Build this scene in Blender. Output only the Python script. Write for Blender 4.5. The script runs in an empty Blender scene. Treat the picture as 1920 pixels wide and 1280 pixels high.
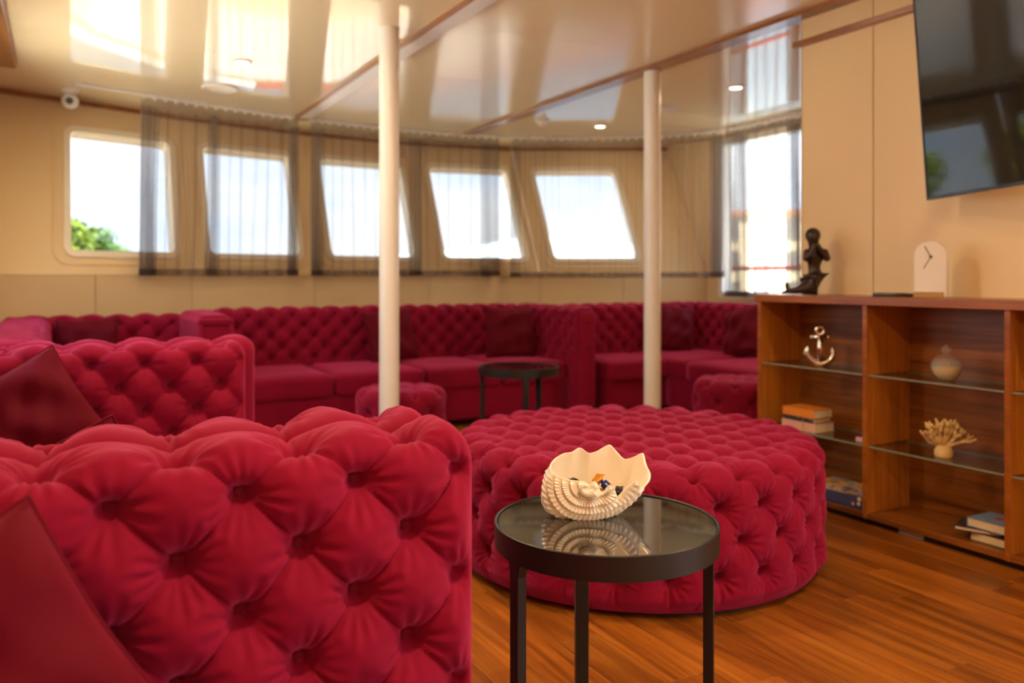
import bpy, bmesh, math, random
import numpy as np
from mathutils import Vector, Matrix, Euler
from mathutils.geometry import tessellate_polygon

random.seed(7)
np.random.seed(7)
scene = bpy.context.scene
COL = scene.collection
PI = math.pi

# ------------------------------------------------------------------ camera
# world: X = starboard, Y = towards the bow, Z = up, metres
YAW = math.atan2(845, 1550)
cam_d = bpy.data.cameras.new('camera')
cam = bpy.data.objects.new('camera', cam_d)
COL.objects.link(cam)
cam.location = (0, 0, 1.15)
cam.rotation_euler = (PI / 2, 0, -YAW)
cam_d.sensor_width = 36
cam_d.lens = 1550 / 1920 * 36
cam_d.shift_y = -120 / 1920
cam_d.clip_start = 0.02
cam_d.clip_end = 2000
cam_d.dof.use_dof = True
cam_d.dof.focus_distance = 1.95
cam_d.dof.aperture_fstop = 2.4
scene.camera = cam

# ------------------------------------------------------------------ colour management
vs = scene.view_settings
vs.view_transform = 'Standard'
vs.look = 'None'
vs.exposure = 0.82
vs.gamma = 1.0
vs.use_curve_mapping = False

# ------------------------------------------------------------------ sky
SKY_STRENGTH = 2.8
world = bpy.data.worlds.new('sky')
scene.world = world
world.use_nodes = True
wn = world.node_tree.nodes
wl = world.node_tree.links
wn.clear()
w_out = wn.new('ShaderNodeOutputWorld')
w_bg = wn.new('ShaderNodeBackground')
w_bg.inputs['Strength'].default_value = SKY_STRENGTH
w_tc = wn.new('ShaderNodeTexCoord')
w_sep = wn.new('ShaderNodeSeparateXYZ')
w_ramp = wn.new('ShaderNodeValToRGB')
w_ramp.color_ramp.elements[0].position = 0.0
w_ramp.color_ramp.elements[0].color = (0.80, 0.88, 1.0, 1)
w_ramp.color_ramp.elements[1].position = 0.6
w_ramp.color_ramp.elements[1].color = (0.36, 0.56, 0.95, 1)
w_noise = wn.new('ShaderNodeTexNoise')
w_noise.inputs['Scale'].default_value = 3.5
w_noise.inputs['Detail'].default_value = 5
w_map = wn.new('ShaderNodeMapping')
w_map.inputs['Scale'].default_value = (1, 1, 2.6)
w_cr = wn.new('ShaderNodeValToRGB')
w_cr.color_ramp.elements[0].position = 0.44
w_cr.color_ramp.elements[1].position = 0.60
w_mix = wn.new('ShaderNodeMixRGB')
w_mix.inputs['Color2'].default_value = (1.0, 1.0, 1.0, 1)
wl.new(w_tc.outputs['Generated'], w_sep.inputs[0])
wl.new(w_sep.outputs['Z'], w_ramp.inputs['Fac'])
wl.new(w_tc.outputs['Generated'], w_map.inputs['Vector'])
wl.new(w_map.outputs['Vector'], w_noise.inputs['Vector'])
wl.new(w_noise.outputs['Fac'], w_cr.inputs['Fac'])
wl.new(w_cr.outputs['Color'], w_mix.inputs['Fac'])
wl.new(w_ramp.outputs['Color'], w_mix.inputs['Color1'])
wl.new(w_mix.outputs['Color'], w_bg.inputs['Color'])
wl.new(w_bg.outputs['Background'], w_out.inputs['Surface'])

# ------------------------------------------------------------------ sun (from astern, over the quarter)
sun_d = bpy.data.lights.new('sun', 'SUN')
sun_d.energy = 32.0
sun_d.angle = math.radians(1.0)
sun_d.color = (1.0, 0.93, 0.82)
sun = bpy.data.objects.new('sun', sun_d)
COL.objects.link(sun)
sun.rotation_euler = Vector((0.0, 1.0, -1.6)).to_track_quat('-Z', 'Y').to_euler()

LAMP_W = 17.0          # each ceiling downlight
LAMP_COL = (1.0, 0.77, 0.47)

# ------------------------------------------------------------------ helpers
def set_props(o, label=None, cat=None, group=None, kind=None):
    if label: o['label'] = label
    if cat: o['category'] = cat
    if group: o['group'] = group
    if kind: o['kind'] = kind
    return o

def empty(name, loc=(0, 0, 0), rz=0.0, label=None, cat=None, group=None, kind=None):
    o = bpy.data.objects.new(name, None)
    o.empty_display_size = 0.1
    COL.objects.link(o)
    o.location = loc
    o.rotation_euler = (0, 0, rz)
    return set_props(o, label, cat, group, kind)

def mesh_from(name, V, F, mat=None, smooth=None):
    me = bpy.data.meshes.new(name)
    me.from_pydata([tuple(v) for v in V], [], [tuple(f) for f in F])
    if mat: me.materials.append(mat)
    if smooth is not None:
        me.shade_smooth()
        if smooth < 3: me.set_sharp_from_angle(angle=smooth)
    me.update()
    return me

def link(name, me, parent=None, loc=(0, 0, 0), rot=(0, 0, 0)):
    o = bpy.data.objects.new(name, me)
    COL.objects.link(o)
    o.location = loc
    o.rotation_euler = rot
    if parent: o.parent = parent
    return o

def grid_mesh(name, P, mat, closed_u=False, closed_v=False, flip=False):
    """P: (nu,nv,3) array -> smooth quad mesh (fast path)"""
    nu, nv = P.shape[:2]
    idx = np.arange(nu * nv).reshape(nu, nv)
    if closed_u: idx = np.vstack([idx, idx[:1]])
    if closed_v: idx = np.hstack([idx, idx[:, :1]])
    a = idx[:-1, :-1].ravel(); b = idx[1:, :-1].ravel(); c = idx[1:, 1:].ravel(); d = idx[:-1, 1:].ravel()
    Q = np.stack([a, b, c, d] if not flip else [a, d, c, b], 1)
    return P.reshape(-1, 3), Q

def np_mesh(name, V, Q, mat=None, extra=None, smooth=True):
    me = bpy.data.meshes.new(name)
    V = np.asarray(V, dtype=np.float64)
    faces = Q.tolist()
    if extra: faces += extra
    me.from_pydata(V.tolist(), [], faces)
    if mat: me.materials.append(mat)
    if smooth: me.shade_smooth()
    me.update()
    return me

class MB:
    def __init__(self):
        self.v = []; self.f = []
    def add(self, V, F):
        n = len(self.v)
        self.v += [tuple(p) for p in V]
        self.f += [tuple(i + n for i in q) for q in F]
        return self
    def box(self, lo, hi, bev=0.0, M=None):
        bm = bmesh.new()
        bmesh.ops.create_cube(bm, size=1.0)
        for v in bm.verts:
            v.co = Vector([(lo[k] + hi[k]) / 2 + v.co[k] * (hi[k] - lo[k]) for k in range(3)])
        if bev > 0:
            bmesh.ops.bevel(bm, geom=list(bm.edges), offset=bev, segments=2, affect='EDGES', profile=0.5)
        if M is not None: bm.transform(M)
        bm.verts.index_update()
        self.add([v.co for v in bm.verts], [[v.index for v in f.verts] for f in bm.faces])
        bm.free()
        return self
    def tube(self, pts, r, n=8, cap=True, flat=None):
        pts = [Vector(p) for p in pts]
        m = len(pts)
        rs = r if isinstance(r, (list, tuple)) else [r] * m
        V = []; F = []
        up = None
        for i, p in enumerate(pts):
            d = (pts[min(i + 1, m - 1)] - pts[max(i - 1, 0)]).normalized()
            if up is None:
                up = Vector((0, 0, 1)) if abs(d.z) < 0.9 else Vector((1, 0, 0))
            x = d.cross(up).normalized(); y = x.cross(d).normalized(); up = y
            for k in range(n):
                t = 2 * PI * k / n
                V.append(p + x * math.cos(t) * rs[i] + y * math.sin(t) * rs[i])
        for i in range(m - 1):
            for k in range(n):
                k2 = (k + 1) % n
                F.append((i * n + k, i * n + k2, (i + 1) * n + k2, (i + 1) * n + k))
        if cap:
            F.append(tuple(range(n - 1, -1, -1))); F.append(tuple((m - 1) * n + k for k in range(n)))
        return self.add(V, F)
    def lathe(self, prof, n=32, c=(0, 0, 0), cap=True):
        V = []; F = []
        m = len(prof)
        for (r, z) in prof:
            for k in range(n):
                t = 2 * PI * k / n
                V.append((c[0] + r * math.cos(t), c[1] + r * math.sin(t), c[2] + z))
        for i in range(m - 1):
            for k in range(n):
                k2 = (k + 1) % n
                F.append((i * n + k, i * n + k2, (i + 1) * n + k2, (i + 1) * n + k))
        if cap:
            if prof[0][0] > 1e-6: F.append(tuple(range(n - 1, -1, -1)))
            if prof[-1][0] > 1e-6: F.append(tuple((m - 1) * n + k for k in range(n)))
        return self.add(V, F)
    def prism(self, poly, z0, z1):
        n = len(poly)
        V = [(x, y, z0) for x, y in poly] + [(x, y, z1) for x, y in poly]
        F = [tuple(range(n - 1, -1, -1)), tuple(range(n, 2 * n))]
        for k in range(n): F.append((k, (k + 1) % n, n + (k + 1) % n, n + k))
        return self.add(V, F)
    def ball(self, c, r, sub=2, sc=(1, 1, 1)):
        bm = bmesh.new()
        bmesh.ops.create_icosphere(bm, subdivisions=sub, radius=r)
        bm.verts.index_update()
        self.add([(c[0] + v.co.x * sc[0], c[1] + v.co.y * sc[1], c[2] + v.co.z * sc[2]) for v in bm.verts],
                 [[v.index for v in f.verts] for f in bm.faces])
        bm.free()
        return self
    def mesh(self, name, mat, smooth=0.6):
        return mesh_from(name, self.v, self.f, mat, smooth)
    def obj(self, name, mat, parent=None, loc=(0, 0, 0), rot=(0, 0, 0), smooth=0.6):
        return link(name, self.mesh(name, mat, smooth), parent, loc, rot)

def copy_tree(o, parent=None):
    c = o.copy(); COL.objects.link(c)
    if parent: c.parent = parent
    for ch in list(o.children): copy_tree(ch, c)
    return c

def sstep(x, a, b):
    t = np.clip((x - a) / (b - a), 0, 1)
    return t * t * (3 - 2 * t)

# ------------------------------------------------------------------ materials
def new_mat(name):
    m = bpy.data.materials.new(name)
    m.use_nodes = True
    nt = m.node_tree
    return m, nt, nt.nodes['Principled BSDF']

def plain(name, col, rough=0.5, metal=0.0, spec=0.5, coat=0.0, emit=None, es=0.0, noise=0.0, nscale=20, ior=None, coat_rough=0.05):
    m, nt, b = new_mat(name)
    b.inputs['Base Color'].default_value = (*col, 1)
    b.inputs['Roughness'].default_value = rough
    b.inputs['Metallic'].default_value = metal
    b.inputs['Specular IOR Level'].default_value = spec
    b.inputs['Coat Weight'].default_value = coat
    b.inputs['Coat Roughness'].default_value = coat_rough
    if ior: b.inputs['IOR'].default_value = ior
    if emit:
        b.inputs['Emission Color'].default_value = (*emit, 1)
        b.inputs['Emission Strength'].default_value = es
    if noise > 0:
        n = nt.nodes.new('ShaderNodeTexNoise'); n.inputs['Scale'].default_value = nscale; n.inputs['Detail'].default_value = 4
        tc = nt.nodes.new('ShaderNodeTexCoord')
        mx = nt.nodes.new('ShaderNodeMixRGB'); mx.blend_type = 'MULTIPLY'; mx.inputs['Color1'].default_value = (*col, 1)
        cr = nt.nodes.new('ShaderNodeValToRGB')
        cr.color_ramp.elements[0].color = (1 - noise, 1 - noise, 1 - noise, 1)
        nt.links.new(tc.outputs['Object'], n.inputs['Vector']); nt.links.new(n.outputs['Fac'], cr.inputs['Fac'])
        mx.inputs['Fac'].default_value = 1.0
        nt.links.new(cr.outputs['Color'], mx.inputs['Color2']); nt.links.new(mx.outputs['Color'], b.inputs['Base Color'])
    return m

def velvet(name, c1, c2, sheen=0.6, tint=(1.0, 0.25, 0.6)):
    m, nt, b = new_mat(name)
    tc = nt.nodes.new('ShaderNodeTexCoord')
    n = nt.nodes.new('ShaderNodeTexNoise'); n.inputs['Scale'].default_value = 5.0; n.inputs['Detail'].default_value = 3
    mx = nt.nodes.new('ShaderNodeMixRGB'); mx.inputs['Color1'].default_value = (*c1, 1); mx.inputs['Color2'].default_value = (*c2, 1)
    nt.links.new(tc.outputs['Object'], n.inputs['Vector'])
    nt.links.new(n.outputs['Fac'], mx.inputs['Fac'])
    nt.links.new(mx.outputs['Color'], b.inputs['Base Color'])
    b.inputs['Roughness'].default_value = 0.75
    b.inputs['Specular IOR Level'].default_value = 0.12
    b.inputs['Sheen Weight'].default_value = sheen
    b.inputs['Sheen Roughness'].default_value = 0.5
    b.inputs['Sheen Tint'].default_value = (*tint, 1)
    n2 = nt.nodes.new('ShaderNodeTexNoise'); n2.inputs['Scale'].default_value = 60.0; n2.inputs['Detail'].default_value = 3
    bp = nt.nodes.new('ShaderNodeBump'); bp.inputs['Strength'].default_value = 0.08; bp.inputs['Distance'].default_value = 0.004
    nt.links.new(tc.outputs['Object'], n2.inputs['Vector'])
    nt.links.new(n2.outputs['Fac'], bp.inputs['Height']); nt.links.new(bp.outputs['Normal'], b.inputs['Normal'])
    return m

def wood(name, cols, axis, rough=0.35, scale=1.0, coat=0.0, per_object=0.0, knots=False):
    """cols: three colours light/mid/dark; axis: grain direction 0/1/2"""
    m, nt, b = new_mat(name)
    N = nt.nodes.new; L = nt.links.new
    tc = N('ShaderNodeTexCoord'); mp = N('ShaderNodeMapping')
    sc = [14 * scale] * 3; sc[axis] = 0.9 * scale
    mp.inputs['Scale'].default_value = sc
    src = tc.outputs['Object']
    oi = N('ShaderNodeObjectInfo')
    if per_object > 0:
        mul = N('ShaderNodeMath'); mul.operation = 'MULTIPLY'; mul.inputs[1].default_value = 37.0
        L(oi.outputs['Random'], mul.inputs[0])
        vm = N('ShaderNodeVectorMath'); vm.operation = 'ADD'
        L(tc.outputs['Object'], vm.inputs[0]); L(mul.outputs[0], vm.inputs[1])
        src = vm.outputs[0]
    L(src, mp.inputs['Vector'])
    n1 = N('ShaderNodeTexNoise'); n1.inputs['Scale'].default_value = 1.0; n1.inputs['Detail'].default_value = 6
    n1.inputs['Roughness'].default_value = 0.62; n1.inputs['Distortion'].default_value = 1.2 if knots else 0.5
    L(mp.outputs['Vector'], n1.inputs['Vector'])
    cr = N('ShaderNodeValToRGB')
    e = cr.color_ramp.elements
    e[0].position = 0.28; e[0].color = (*cols[2], 1)
    e[1].position = 0.72; e[1].color = (*cols[0], 1)
    mid = cr.color_ramp.elements.new(0.5); mid.color = (*cols[1], 1)
    L(n1.outputs['Fac'], cr.inputs['Fac'])
    mp2 = N('ShaderNodeMapping'); sc2 = [90 * scale] * 3; sc2[axis] = 2.5 * scale
    mp2.inputs['Scale'].default_value = sc2
    L(src, mp2.inputs['Vector'])
    n2 = N('ShaderNodeTexNoise'); n2.inputs['Scale'].default_value = 1.0; n2.inputs['Detail'].default_value = 3
    L(mp2.outputs['Vector'], n2.inputs['Vector'])
    cr2 = N('ShaderNodeValToRGB')
    cr2.color_ramp.elements[0].position = 0.3; cr2.color_ramp.elements[0].color = (0.62, 0.58, 0.55, 1)
    cr2.color_ramp.elements[1].position = 0.6; cr2.color_ramp.elements[1].color = (1, 1, 1, 1)
    L(n2.outputs['Fac'], cr2.inputs['Fac'])
    mx = N('ShaderNodeMixRGB'); mx.blend_type = 'MULTIPLY'; mx.inputs['Fac'].default_value = 0.8
    L(cr.outputs['Color'], mx.inputs['Color1']); L(cr2.outputs['Color'], mx.inputs['Color2'])
    last = mx.outputs['Color']
    if per_object > 0:
        hv = N('ShaderNodeHueSaturation')
        mr = N('ShaderNodeMapRange'); mr.inputs['To Min'].default_value = 1 - per_object; mr.inputs['To Max'].default_value = 1 + per_object
        L(oi.outputs['Random'], mr.inputs['Value']); L(mr.outputs['Result'], hv.inputs['Value']); L(last, hv.inputs['Color'])
        last = hv.outputs['Color']
    L(last, b.inputs['Base Color'])
    b.inputs['Roughness'].default_value = rough
    b.inputs['Coat Weight'].default_value = coat
    b.inputs['Coat Roughness'].default_value = 0.08
    return m

def see_through(name, tint, gloss_rough=0.0, white_mix=0.0):
    m = bpy.data.materials.new(name); m.use_nodes = True
    nt = m.node_tree; nt.nodes.clear()
    out = nt.nodes.new('ShaderNodeOutputMaterial'); mix = nt.nodes.new('ShaderNodeMixShader')
    tr = nt.nodes.new('ShaderNodeBsdfTransparent'); tr.inputs['Color'].default_value = (*tint, 1)
    gl = nt.nodes.new('ShaderNodeBsdfGlossy'); gl.inputs['Roughness'].default_value = gloss_rough
    lw = nt.nodes.new('ShaderNodeLayerWeight'); lw.inputs['Blend'].default_value = 0.5
    pw = nt.nodes.new('ShaderNodeMath'); pw.operation = 'POWER'; pw.inputs[1].default_value = 4.0
    ml = nt.nodes.new('ShaderNodeMath'); ml.operation = 'MULTIPLY_ADD'; ml.inputs[1].default_value = 0.8; ml.inputs[2].default_value = 0.035
    nt.links.new(lw.outputs['Facing'], pw.inputs[0]); nt.links.new(pw.outputs[0], ml.inputs[0])
    nt.links.new(ml.outputs[0], mix.inputs[0]); nt.links.new(tr.outputs[0], mix.inputs[1]); nt.links.new(gl.outputs[0], mix.inputs[2])
    if white_mix > 0:
        df = nt.nodes.new('ShaderNodeBsdfDiffuse'); df.inputs['Color'].default_value = (0.85, 0.82, 0.76, 1)
        m3 = nt.nodes.new('ShaderNodeMixShader'); m3.inputs[0].default_value = white_mix
        nt.links.new(mix.outputs[0], m3.inputs[1]); nt.links.new(df.outputs[0], m3.inputs[2])
        nt.links.new(m3.outputs[0], out.inputs['Surface'])
    else:
        nt.links.new(mix.outputs[0], out.inputs['Surface'])
    return m

def sheer(name, col, cover):
    m = bpy.data.materials.new(name); m.use_nodes = True
    nt = m.node_tree; nt.nodes.clear()
    N = nt.nodes.new; L = nt.links.new
    out = N('ShaderNodeOutputMaterial'); mix = N('ShaderNodeMixShader')
    tr = N('ShaderNodeBsdfTransparent')
    df = N('ShaderNodeBsdfDiffuse'); df.inputs['Color'].default_value = (*col, 1)
    tl = N('ShaderNodeBsdfTranslucent'); tl.inputs['Color'].default_value = (*col, 1)
    m2 = N('ShaderNodeMixShader'); m2.inputs[0].default_value = 0.35
    L(df.outputs[0], m2.inputs[1]); L(tl.outputs[0], m2.inputs[2])
    # the weave covers more where the cloth is seen edge-on
    lw = N('ShaderNodeLayerWeight'); lw.inputs['Blend'].default_value = 0.35
    mr = N('ShaderNodeMapRange'); mr.inputs['To Min'].default_value = cover; mr.inputs['To Max'].default_value = min(1, cover + 0.5)
    L(lw.outputs['Facing'], mr.inputs['Value']); L(mr.outputs['Result'], mix.inputs[0])
    L(tr.outputs[0], mix.inputs[1]); L(m2.outputs[0], mix.inputs[2]); L(mix.outputs[0], out.inputs['Surface'])
    return m

M = {}
M['wall'] = plain('cream_wall', (0.80, 0.59, 0.32), 0.45, noise=0.04, nscale=2)
M['wall_low'] = plain('cream_dado', (0.70, 0.51, 0.27), 0.4, noise=0.04, nscale=2)
M['frame'] = plain('window_frame_paint', (0.88, 0.78, 0.60), 0.3)
M['ceil_gloss'] = plain('gloss_ceiling', (0.90, 0.77, 0.50), 0.03, ior=1.75, spec=0.5)
M['ceil_mid'] = plain('satin_ceiling', (0.95, 0.84, 0.54), 0.14, ior=1.6)
M['white'] = plain('white_paint', (0.84, 0.80, 0.72), 0.3)
M['whiteplastic'] = plain('white_plastic', (0.82, 0.80, 0.75), 0.35)
M['trimwood'] = wood('trim_wood', ((0.42, 0.17, 0.045), (0.34, 0.125, 0.03), (0.20, 0.065, 0.014)), 1, 0.3, coat=0.4)
M['woodh'] = wood('cabinet_wood_long', ((0.36, 0.115, 0.014), (0.25, 0.074, 0.008), (0.10, 0.026, 0.003)), 1, 0.38, 0.9, knots=True)
M['woodv'] = wood('cabinet_wood_upright', ((0.60, 0.215, 0.022), (0.45, 0.145, 0.013), (0.24, 0.066, 0.006)), 2, 0.35, 0.9)
M['woodtop'] = wood('cabinet_wood_top', ((0.46, 0.145, 0.020), (0.37, 0.108, 0.014), (0.24, 0.064, 0.008)), 1, 0.25, 0.9)
M['plank'] = wood('floor_plank_wood', ((0.47, 0.160, 0.019), (0.31, 0.092, 0.009), (0.125, 0.031, 0.004)), 1, 0.30, 0.75, per_object=0.22, knots=True)
M['floorbase'] = plain('floor_joint', (0.12, 0.045, 0.012), 0.6)
M['velvet'] = velvet('crimson_velvet', (0.25, 0.0018, 0.024), (0.195, 0.0012, 0.018), sheen=0.48, tint=(1.0, 0.13, 0.36))
M['velvet_d'] = velvet('deep_crimson_velvet', (0.12, 0.001, 0.010), (0.09, 0.0008, 0.007), sheen=0.2, tint=(1.0, 0.1, 0.25))
M['button'] = velvet('button_velvet', (0.17, 0.003, 0.012), (0.15, 0.002, 0.01), sheen=0.5)
M['black'] = plain('black_metal', (0.010, 0.008, 0.006), 0.42, metal=0.0, spec=0.5)
M['smoked'] = plain('smoked_glass', (0.012, 0.010, 0.008), 0.015, spec=1.0, ior=2.1)
M['blackplastic'] = plain('black_plastic', (0.012, 0.012, 0.013), 0.3)
M['screen'] = plain('tv_screen', (0.008, 0.008, 0.009), 0.04, ior=1.7)
M['ceramic'] = plain('glazed_ceramic', (0.84, 0.74, 0.58), 0.22, coat=0.5)
M['pane_front'] = see_through('tinted_pane', (0.55, 0.57, 0.58))  # darkening tint added so the sky outside does not blow out
M['pane'] = see_through('clear_pane', (0.95, 0.97, 0.97))
M['shelfglass'] = see_through('shelf_glass', (0.90, 0.95, 0.92))
M['shelfedge'] = plain('shelf_glass_edge', (0.22, 0.26, 0.20), 0.15)
M['jarglass'] = see_through('jar_glass', (0.93, 0.92, 0.90), 0.02, white_mix=0.11)  # white mixed in to stand for pale highlights on the glass
M['sheer'] = sheer('sheer_curtain', (0.29, 0.22, 0.18), 0.22)
M['sheer_head'] = sheer('sheer_header', (0.30, 0.23, 0.18), 0.55)
M['sheer_hem'] = sheer('sheer_hem', (0.17, 0.125, 0.11), 0.72)
M['chrome'] = plain('chrome', (0.75, 0.72, 0.68), 0.12, metal=1.0)
M['bronze'] = plain('bronze', (0.055, 0.032, 0.022), 0.35, metal=0.35, noise=0.5, nscale=30)
M['lens'] = plain('lamp_lens', (1, 0.9, 0.75), 0.4, emit=(1.0, 0.82, 0.52), es=9.0)

# ------------------------------------------------------------------ room shell
def rrect(p0, p1, q0, q1, r, n=6):
    out = []
    for (cx, cy, a0) in ((p1 - r, q1 - r, 0), (p0 + r, q1 - r, 90), (p0 + r, q0 + r, 180), (p1 - r, q0 + r, 270)):
        for k in range(n + 1):
            t = math.radians(a0 + 90 * k / n)
            out.append((cx + r * math.cos(t), cy + r * math.sin(t)))
    return out

def panel(fr, outer, holes, thick):
    """flat panel with holes; fr = (origin, e, v, n); n points away from the room"""
    o, e, v, n = fr
    loops = [outer] + holes
    flat = [pq for lp in loops for pq in lp]
    tris = tessellate_polygon([[Vector((p, q, 0)) for p, q in lp] for lp in loops])
    A = [o + e * p + v * q for p, q in flat]
    B = [x + n * thick for x in A]
    m = len(A)
    F = [tuple(t) for t in tris] + [tuple(i + m for i in reversed(t)) for t in tris]
    k0 = 0
    for lp in loops:
        for k in range(len(lp)):
            i, j = k0 + k, k0 + (k + 1) % len(lp)
            F.append((i, j, j + m, i + m))
        k0 += len(lp)
    return A + B, F

def ring_frame(fr, inner, outer, d_in0, d_out0, d_in1, d_out1):
    """frame ring: inner/outer loops of equal length; depths along n on room side (…0) and far side (…1)"""
    o, e, v, n = fr
    P = lambda lp, d: [o + e * p + v * q + n * d for p, q in lp]
    V = P(inner, d_in0) + P(outer, d_out0) + P(outer, d_out1) + P(inner, d_in1)
    m = len(inner); F = []
    for s in range(4):
        s2 = (s + 1) % 4
        for k in range(m):
            k2 = (k + 1) % m
            F.append((s * m + k, s * m + k2, s2 * m + k2, s2 * m + k))
    return V, F

ZC = 2.60
ZK = 1.17
LEAN = 0.45
VW = [Vector((-0.5, 6.79, 0)), Vector((0.956, 7.329, 0)), Vector((2.058, 7.597, 0)), Vector((3.245, 7.690, 0)), Vector((4.424, 7.495, 0)), Vector((5.947, 6.640, 0))]
WIN = [(0.595, 1.41), (0.165, 1.00), (0.19, 1.065), (0.20, 1.065), (0.195, 1.07)]
wall_front = empty('wall_front', (2.7, 7.6, 0), label='cream front wall leaning outward above the dado, with five windows', kind='structure')
def rel(V, root): return [Vector(p) - Vector(root.location) for p in V]
win_txt = ['tinted front window with a view of green treetops, leftmost of the five',
           'tinted front window, second from the left behind the sheer curtain',
           'tinted front window half covered by the nearer white column',
           'tinted front window between the two white columns, fourth from the left',
           'tinted front window beside the farther white column, rightmost of the five']
for i in range(5):
    p0, p1 = VW[i], VW[i + 1]
    e = (p1 - p0); L = e.length; e.normalize()
    v = Vector((0, LEAN, 1.0))
    n = e.cross(v).normalized()
    if n.y < 0: n = -n
    fr = (Vector((p0.x, p0.y, ZK)), e, v, n)
    a0, a1 = WIN[i]; q0, q1 = 1.35 - ZK, 2.32 - ZK
    V, F = panel(fr, [(0.002, 0), (L - 0.002, 0), (L - 0.002, ZC - ZK), (0.002, ZC - ZK)], [rrect(a0 - 0.02, a1 + 0.02, q0 - 0.02, q1 + 0.02, 0.07)], 0.09)
    link('wall_panel', mesh_from('wall_panel', rel(V, wall_front), F, M['wall']), wall_front)
    # lower dado, upright, split in panels
    nn = Vector((-e.y, e.x, 0)); nn = nn if nn.y > 0 else -nn
    k = 2 if L > 1.4 else 1
    for j in range(k):
        fr2 = (Vector((p0.x, p0.y, 0)), e, Vector((0, 0, 1)), nn)
        V, F = panel(fr2, [(L * j / k + 0.0025, 0), (L * (j + 1) / k - 0.0025, 0), (L * (j + 1) / k - 0.0025, ZK - 0.004), (L * j / k + 0.0025, ZK - 0.004)], [], 0.03)
        link('dado_panel', mesh_from('dado_panel', rel(V, wall_front), F, M['wall_low']), wall_front)
    # plate behind the dado panels
    V, F = panel((Vector((p0.x, p0.y, 0)) + nn * 0.032, e, Vector((0, 0, 1)), nn), [(-0.03, 0), (L + 0.03, 0), (L + 0.03, ZK + 0.02), (-0.03, ZK + 0.02)], [], 0.06)
    link('backing', mesh_from('backing', rel(V, wall_front), F, M['wall_low']), wall_front)
    w = empty('window_%d' % (i + 1), fr[0] + e * (a0 + a1) / 2 + v * q0, label=win_txt[i], kind='structure')
    inn = rrect(a0, a1, q0, q1, 0.05); out = rrect(a0 - 0.05, a1 + 0.05, q0 - 0.05, q1 + 0.05, 0.09)
    V, F = ring_frame(fr, inn, out, -0.018, -0.018, 0.10, 0.03)
    link('window_frame', mesh_from('window_frame', rel(V, w), F, M['frame'], 0.6), w)
    inn2 = rrect(a0 - 0.10, a1 + 0.10, q0 - 0.085, q1 + 0.085, 0.10); out2 = rrect(a0 - 0.125, a1 + 0.125, q0 - 0.11, q1 + 0.11, 0.12)
    V, F = ring_frame(fr, inn2, out2, -0.010, -0.010, 0.005, 0.005)
    link('window_surround', mesh_from('window_surround', rel(V, w), F, M['wall'], 0.6), w)
    pin = rrect(a0 - 0.015, a1 + 0.015, q0 - 0.015, q1 + 0.015, 0.06)
    V, F = panel((fr[0] + n * 0.055, e, v, n), pin, [], 0.008)
    link('pane', mesh_from('pane', rel(V, w), F, M['pane_front']), w)

# dark wooden cornice where the front wall meets the ceiling
mb = MB()
for i in range(5):
    p0, p1 = VW[i], VW[i + 1]
    off = Vector((0, LEAN * (ZC - ZK), 0))
    e = (p1 - p0).normalized(); nn = Vector((e.y, -e.x, 0))
    A = p0 + off; B = p1 + off
    q = [A, B, B + nn * 0.035, A + nn * 0.035]
    V = [(x.x, x.y, ZC - 0.038) for x in q] + [(x.x, x.y, ZC - 0.001) for x in q]
    mb.add(V, [(3, 2, 1, 0), (4, 5, 6, 7), (0, 1, 5, 4), (1, 2, 6, 5), (2, 3, 7, 6), (3, 0, 4, 7)])
set_props(mb.obj('trim_1', M['trimwood'], smooth=None), 'dark wooden cornice along the top of the front wall', kind='structure')

# side walls (yz planes)
def side_wall(name, x, thick, outer, holes, mat, label):
    fr = (Vector((x, 0, 0)), Vector((0, 1, 0)), Vector((0, 0, 1)), Vector((1 if thick > 0 else -1, 0, 0)))
    V, F = panel(fr, outer, holes, abs(thick))
    o = link(name, mesh_from(name, V, F, mat))
    return set_props(o, label, kind='structure'), fr

PORT_W = [(3.3, 4.5), (5.0, 6.2)]  # unseen port openings, added to bring in daylight
holes = [rrect(b0, b1, 1.05, 2.30, 0.05) for b0, b1 in PORT_W]
side_wall('wall_left', -0.5, -0.10, [(-4.1, 0), (6.82, 0), (6.82, ZK), (7.45, ZC), (-4.1, ZC)], holes, M['wall'], 'cream port side wall with a row of large windows')
STB_W = (5.15, 6.39)
stb, frs = side_wall('wall_starboard', 5.95, 0.10, [(3.16, 0), (6.68, 0), (6.68, ZK), (7.33, ZC), (3.16, ZC)], [rrect(STB_W[0] - .02, STB_W[1] + .02, 0.98, 2.52, 0.05)], M['wall'], 'cream starboard wall behind the corner sofa')
def side_window(name, x, sgn, b0, b1, z0, z1, label):
    fr = (Vector((x, 0, 0)), Vector((0, 1, 0)), Vector((0, 0, 1)), Vector((sgn, 0, 0)))
    w = empty(name, (x, (b0 + b1) / 2, z0), label=label, kind='structure')
    inn = rrect(b0, b1, z0, z1, 0.03); out = rrect(b0 - 0.06, b1 + 0.06, z0 - 0.06, z1 + 0.06, 0.05)
    V, F = ring_frame(fr, inn, out, -0.02, -0.02, 0.11, 0.02)
    link('window_frame', mesh_from('window_frame', rel(V, w), F, M['white'], 0.6), w)
    V, F = panel((Vector((x + sgn * 0.05, 0, 0)), fr[1], fr[2], fr[3]), rrect(b0 - .01, b1 + .01, z0 - .01, z1 + .01, 0.03), [], 0.008)
    link('pane', mesh_from('pane', rel(V, w), F, M['pane']), w)
    return w
side_window('window_6', 5.95, 1, STB_W[0], STB_W[1], 1.0, 2.5, 'tall white framed starboard window behind the grey curtain')
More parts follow.
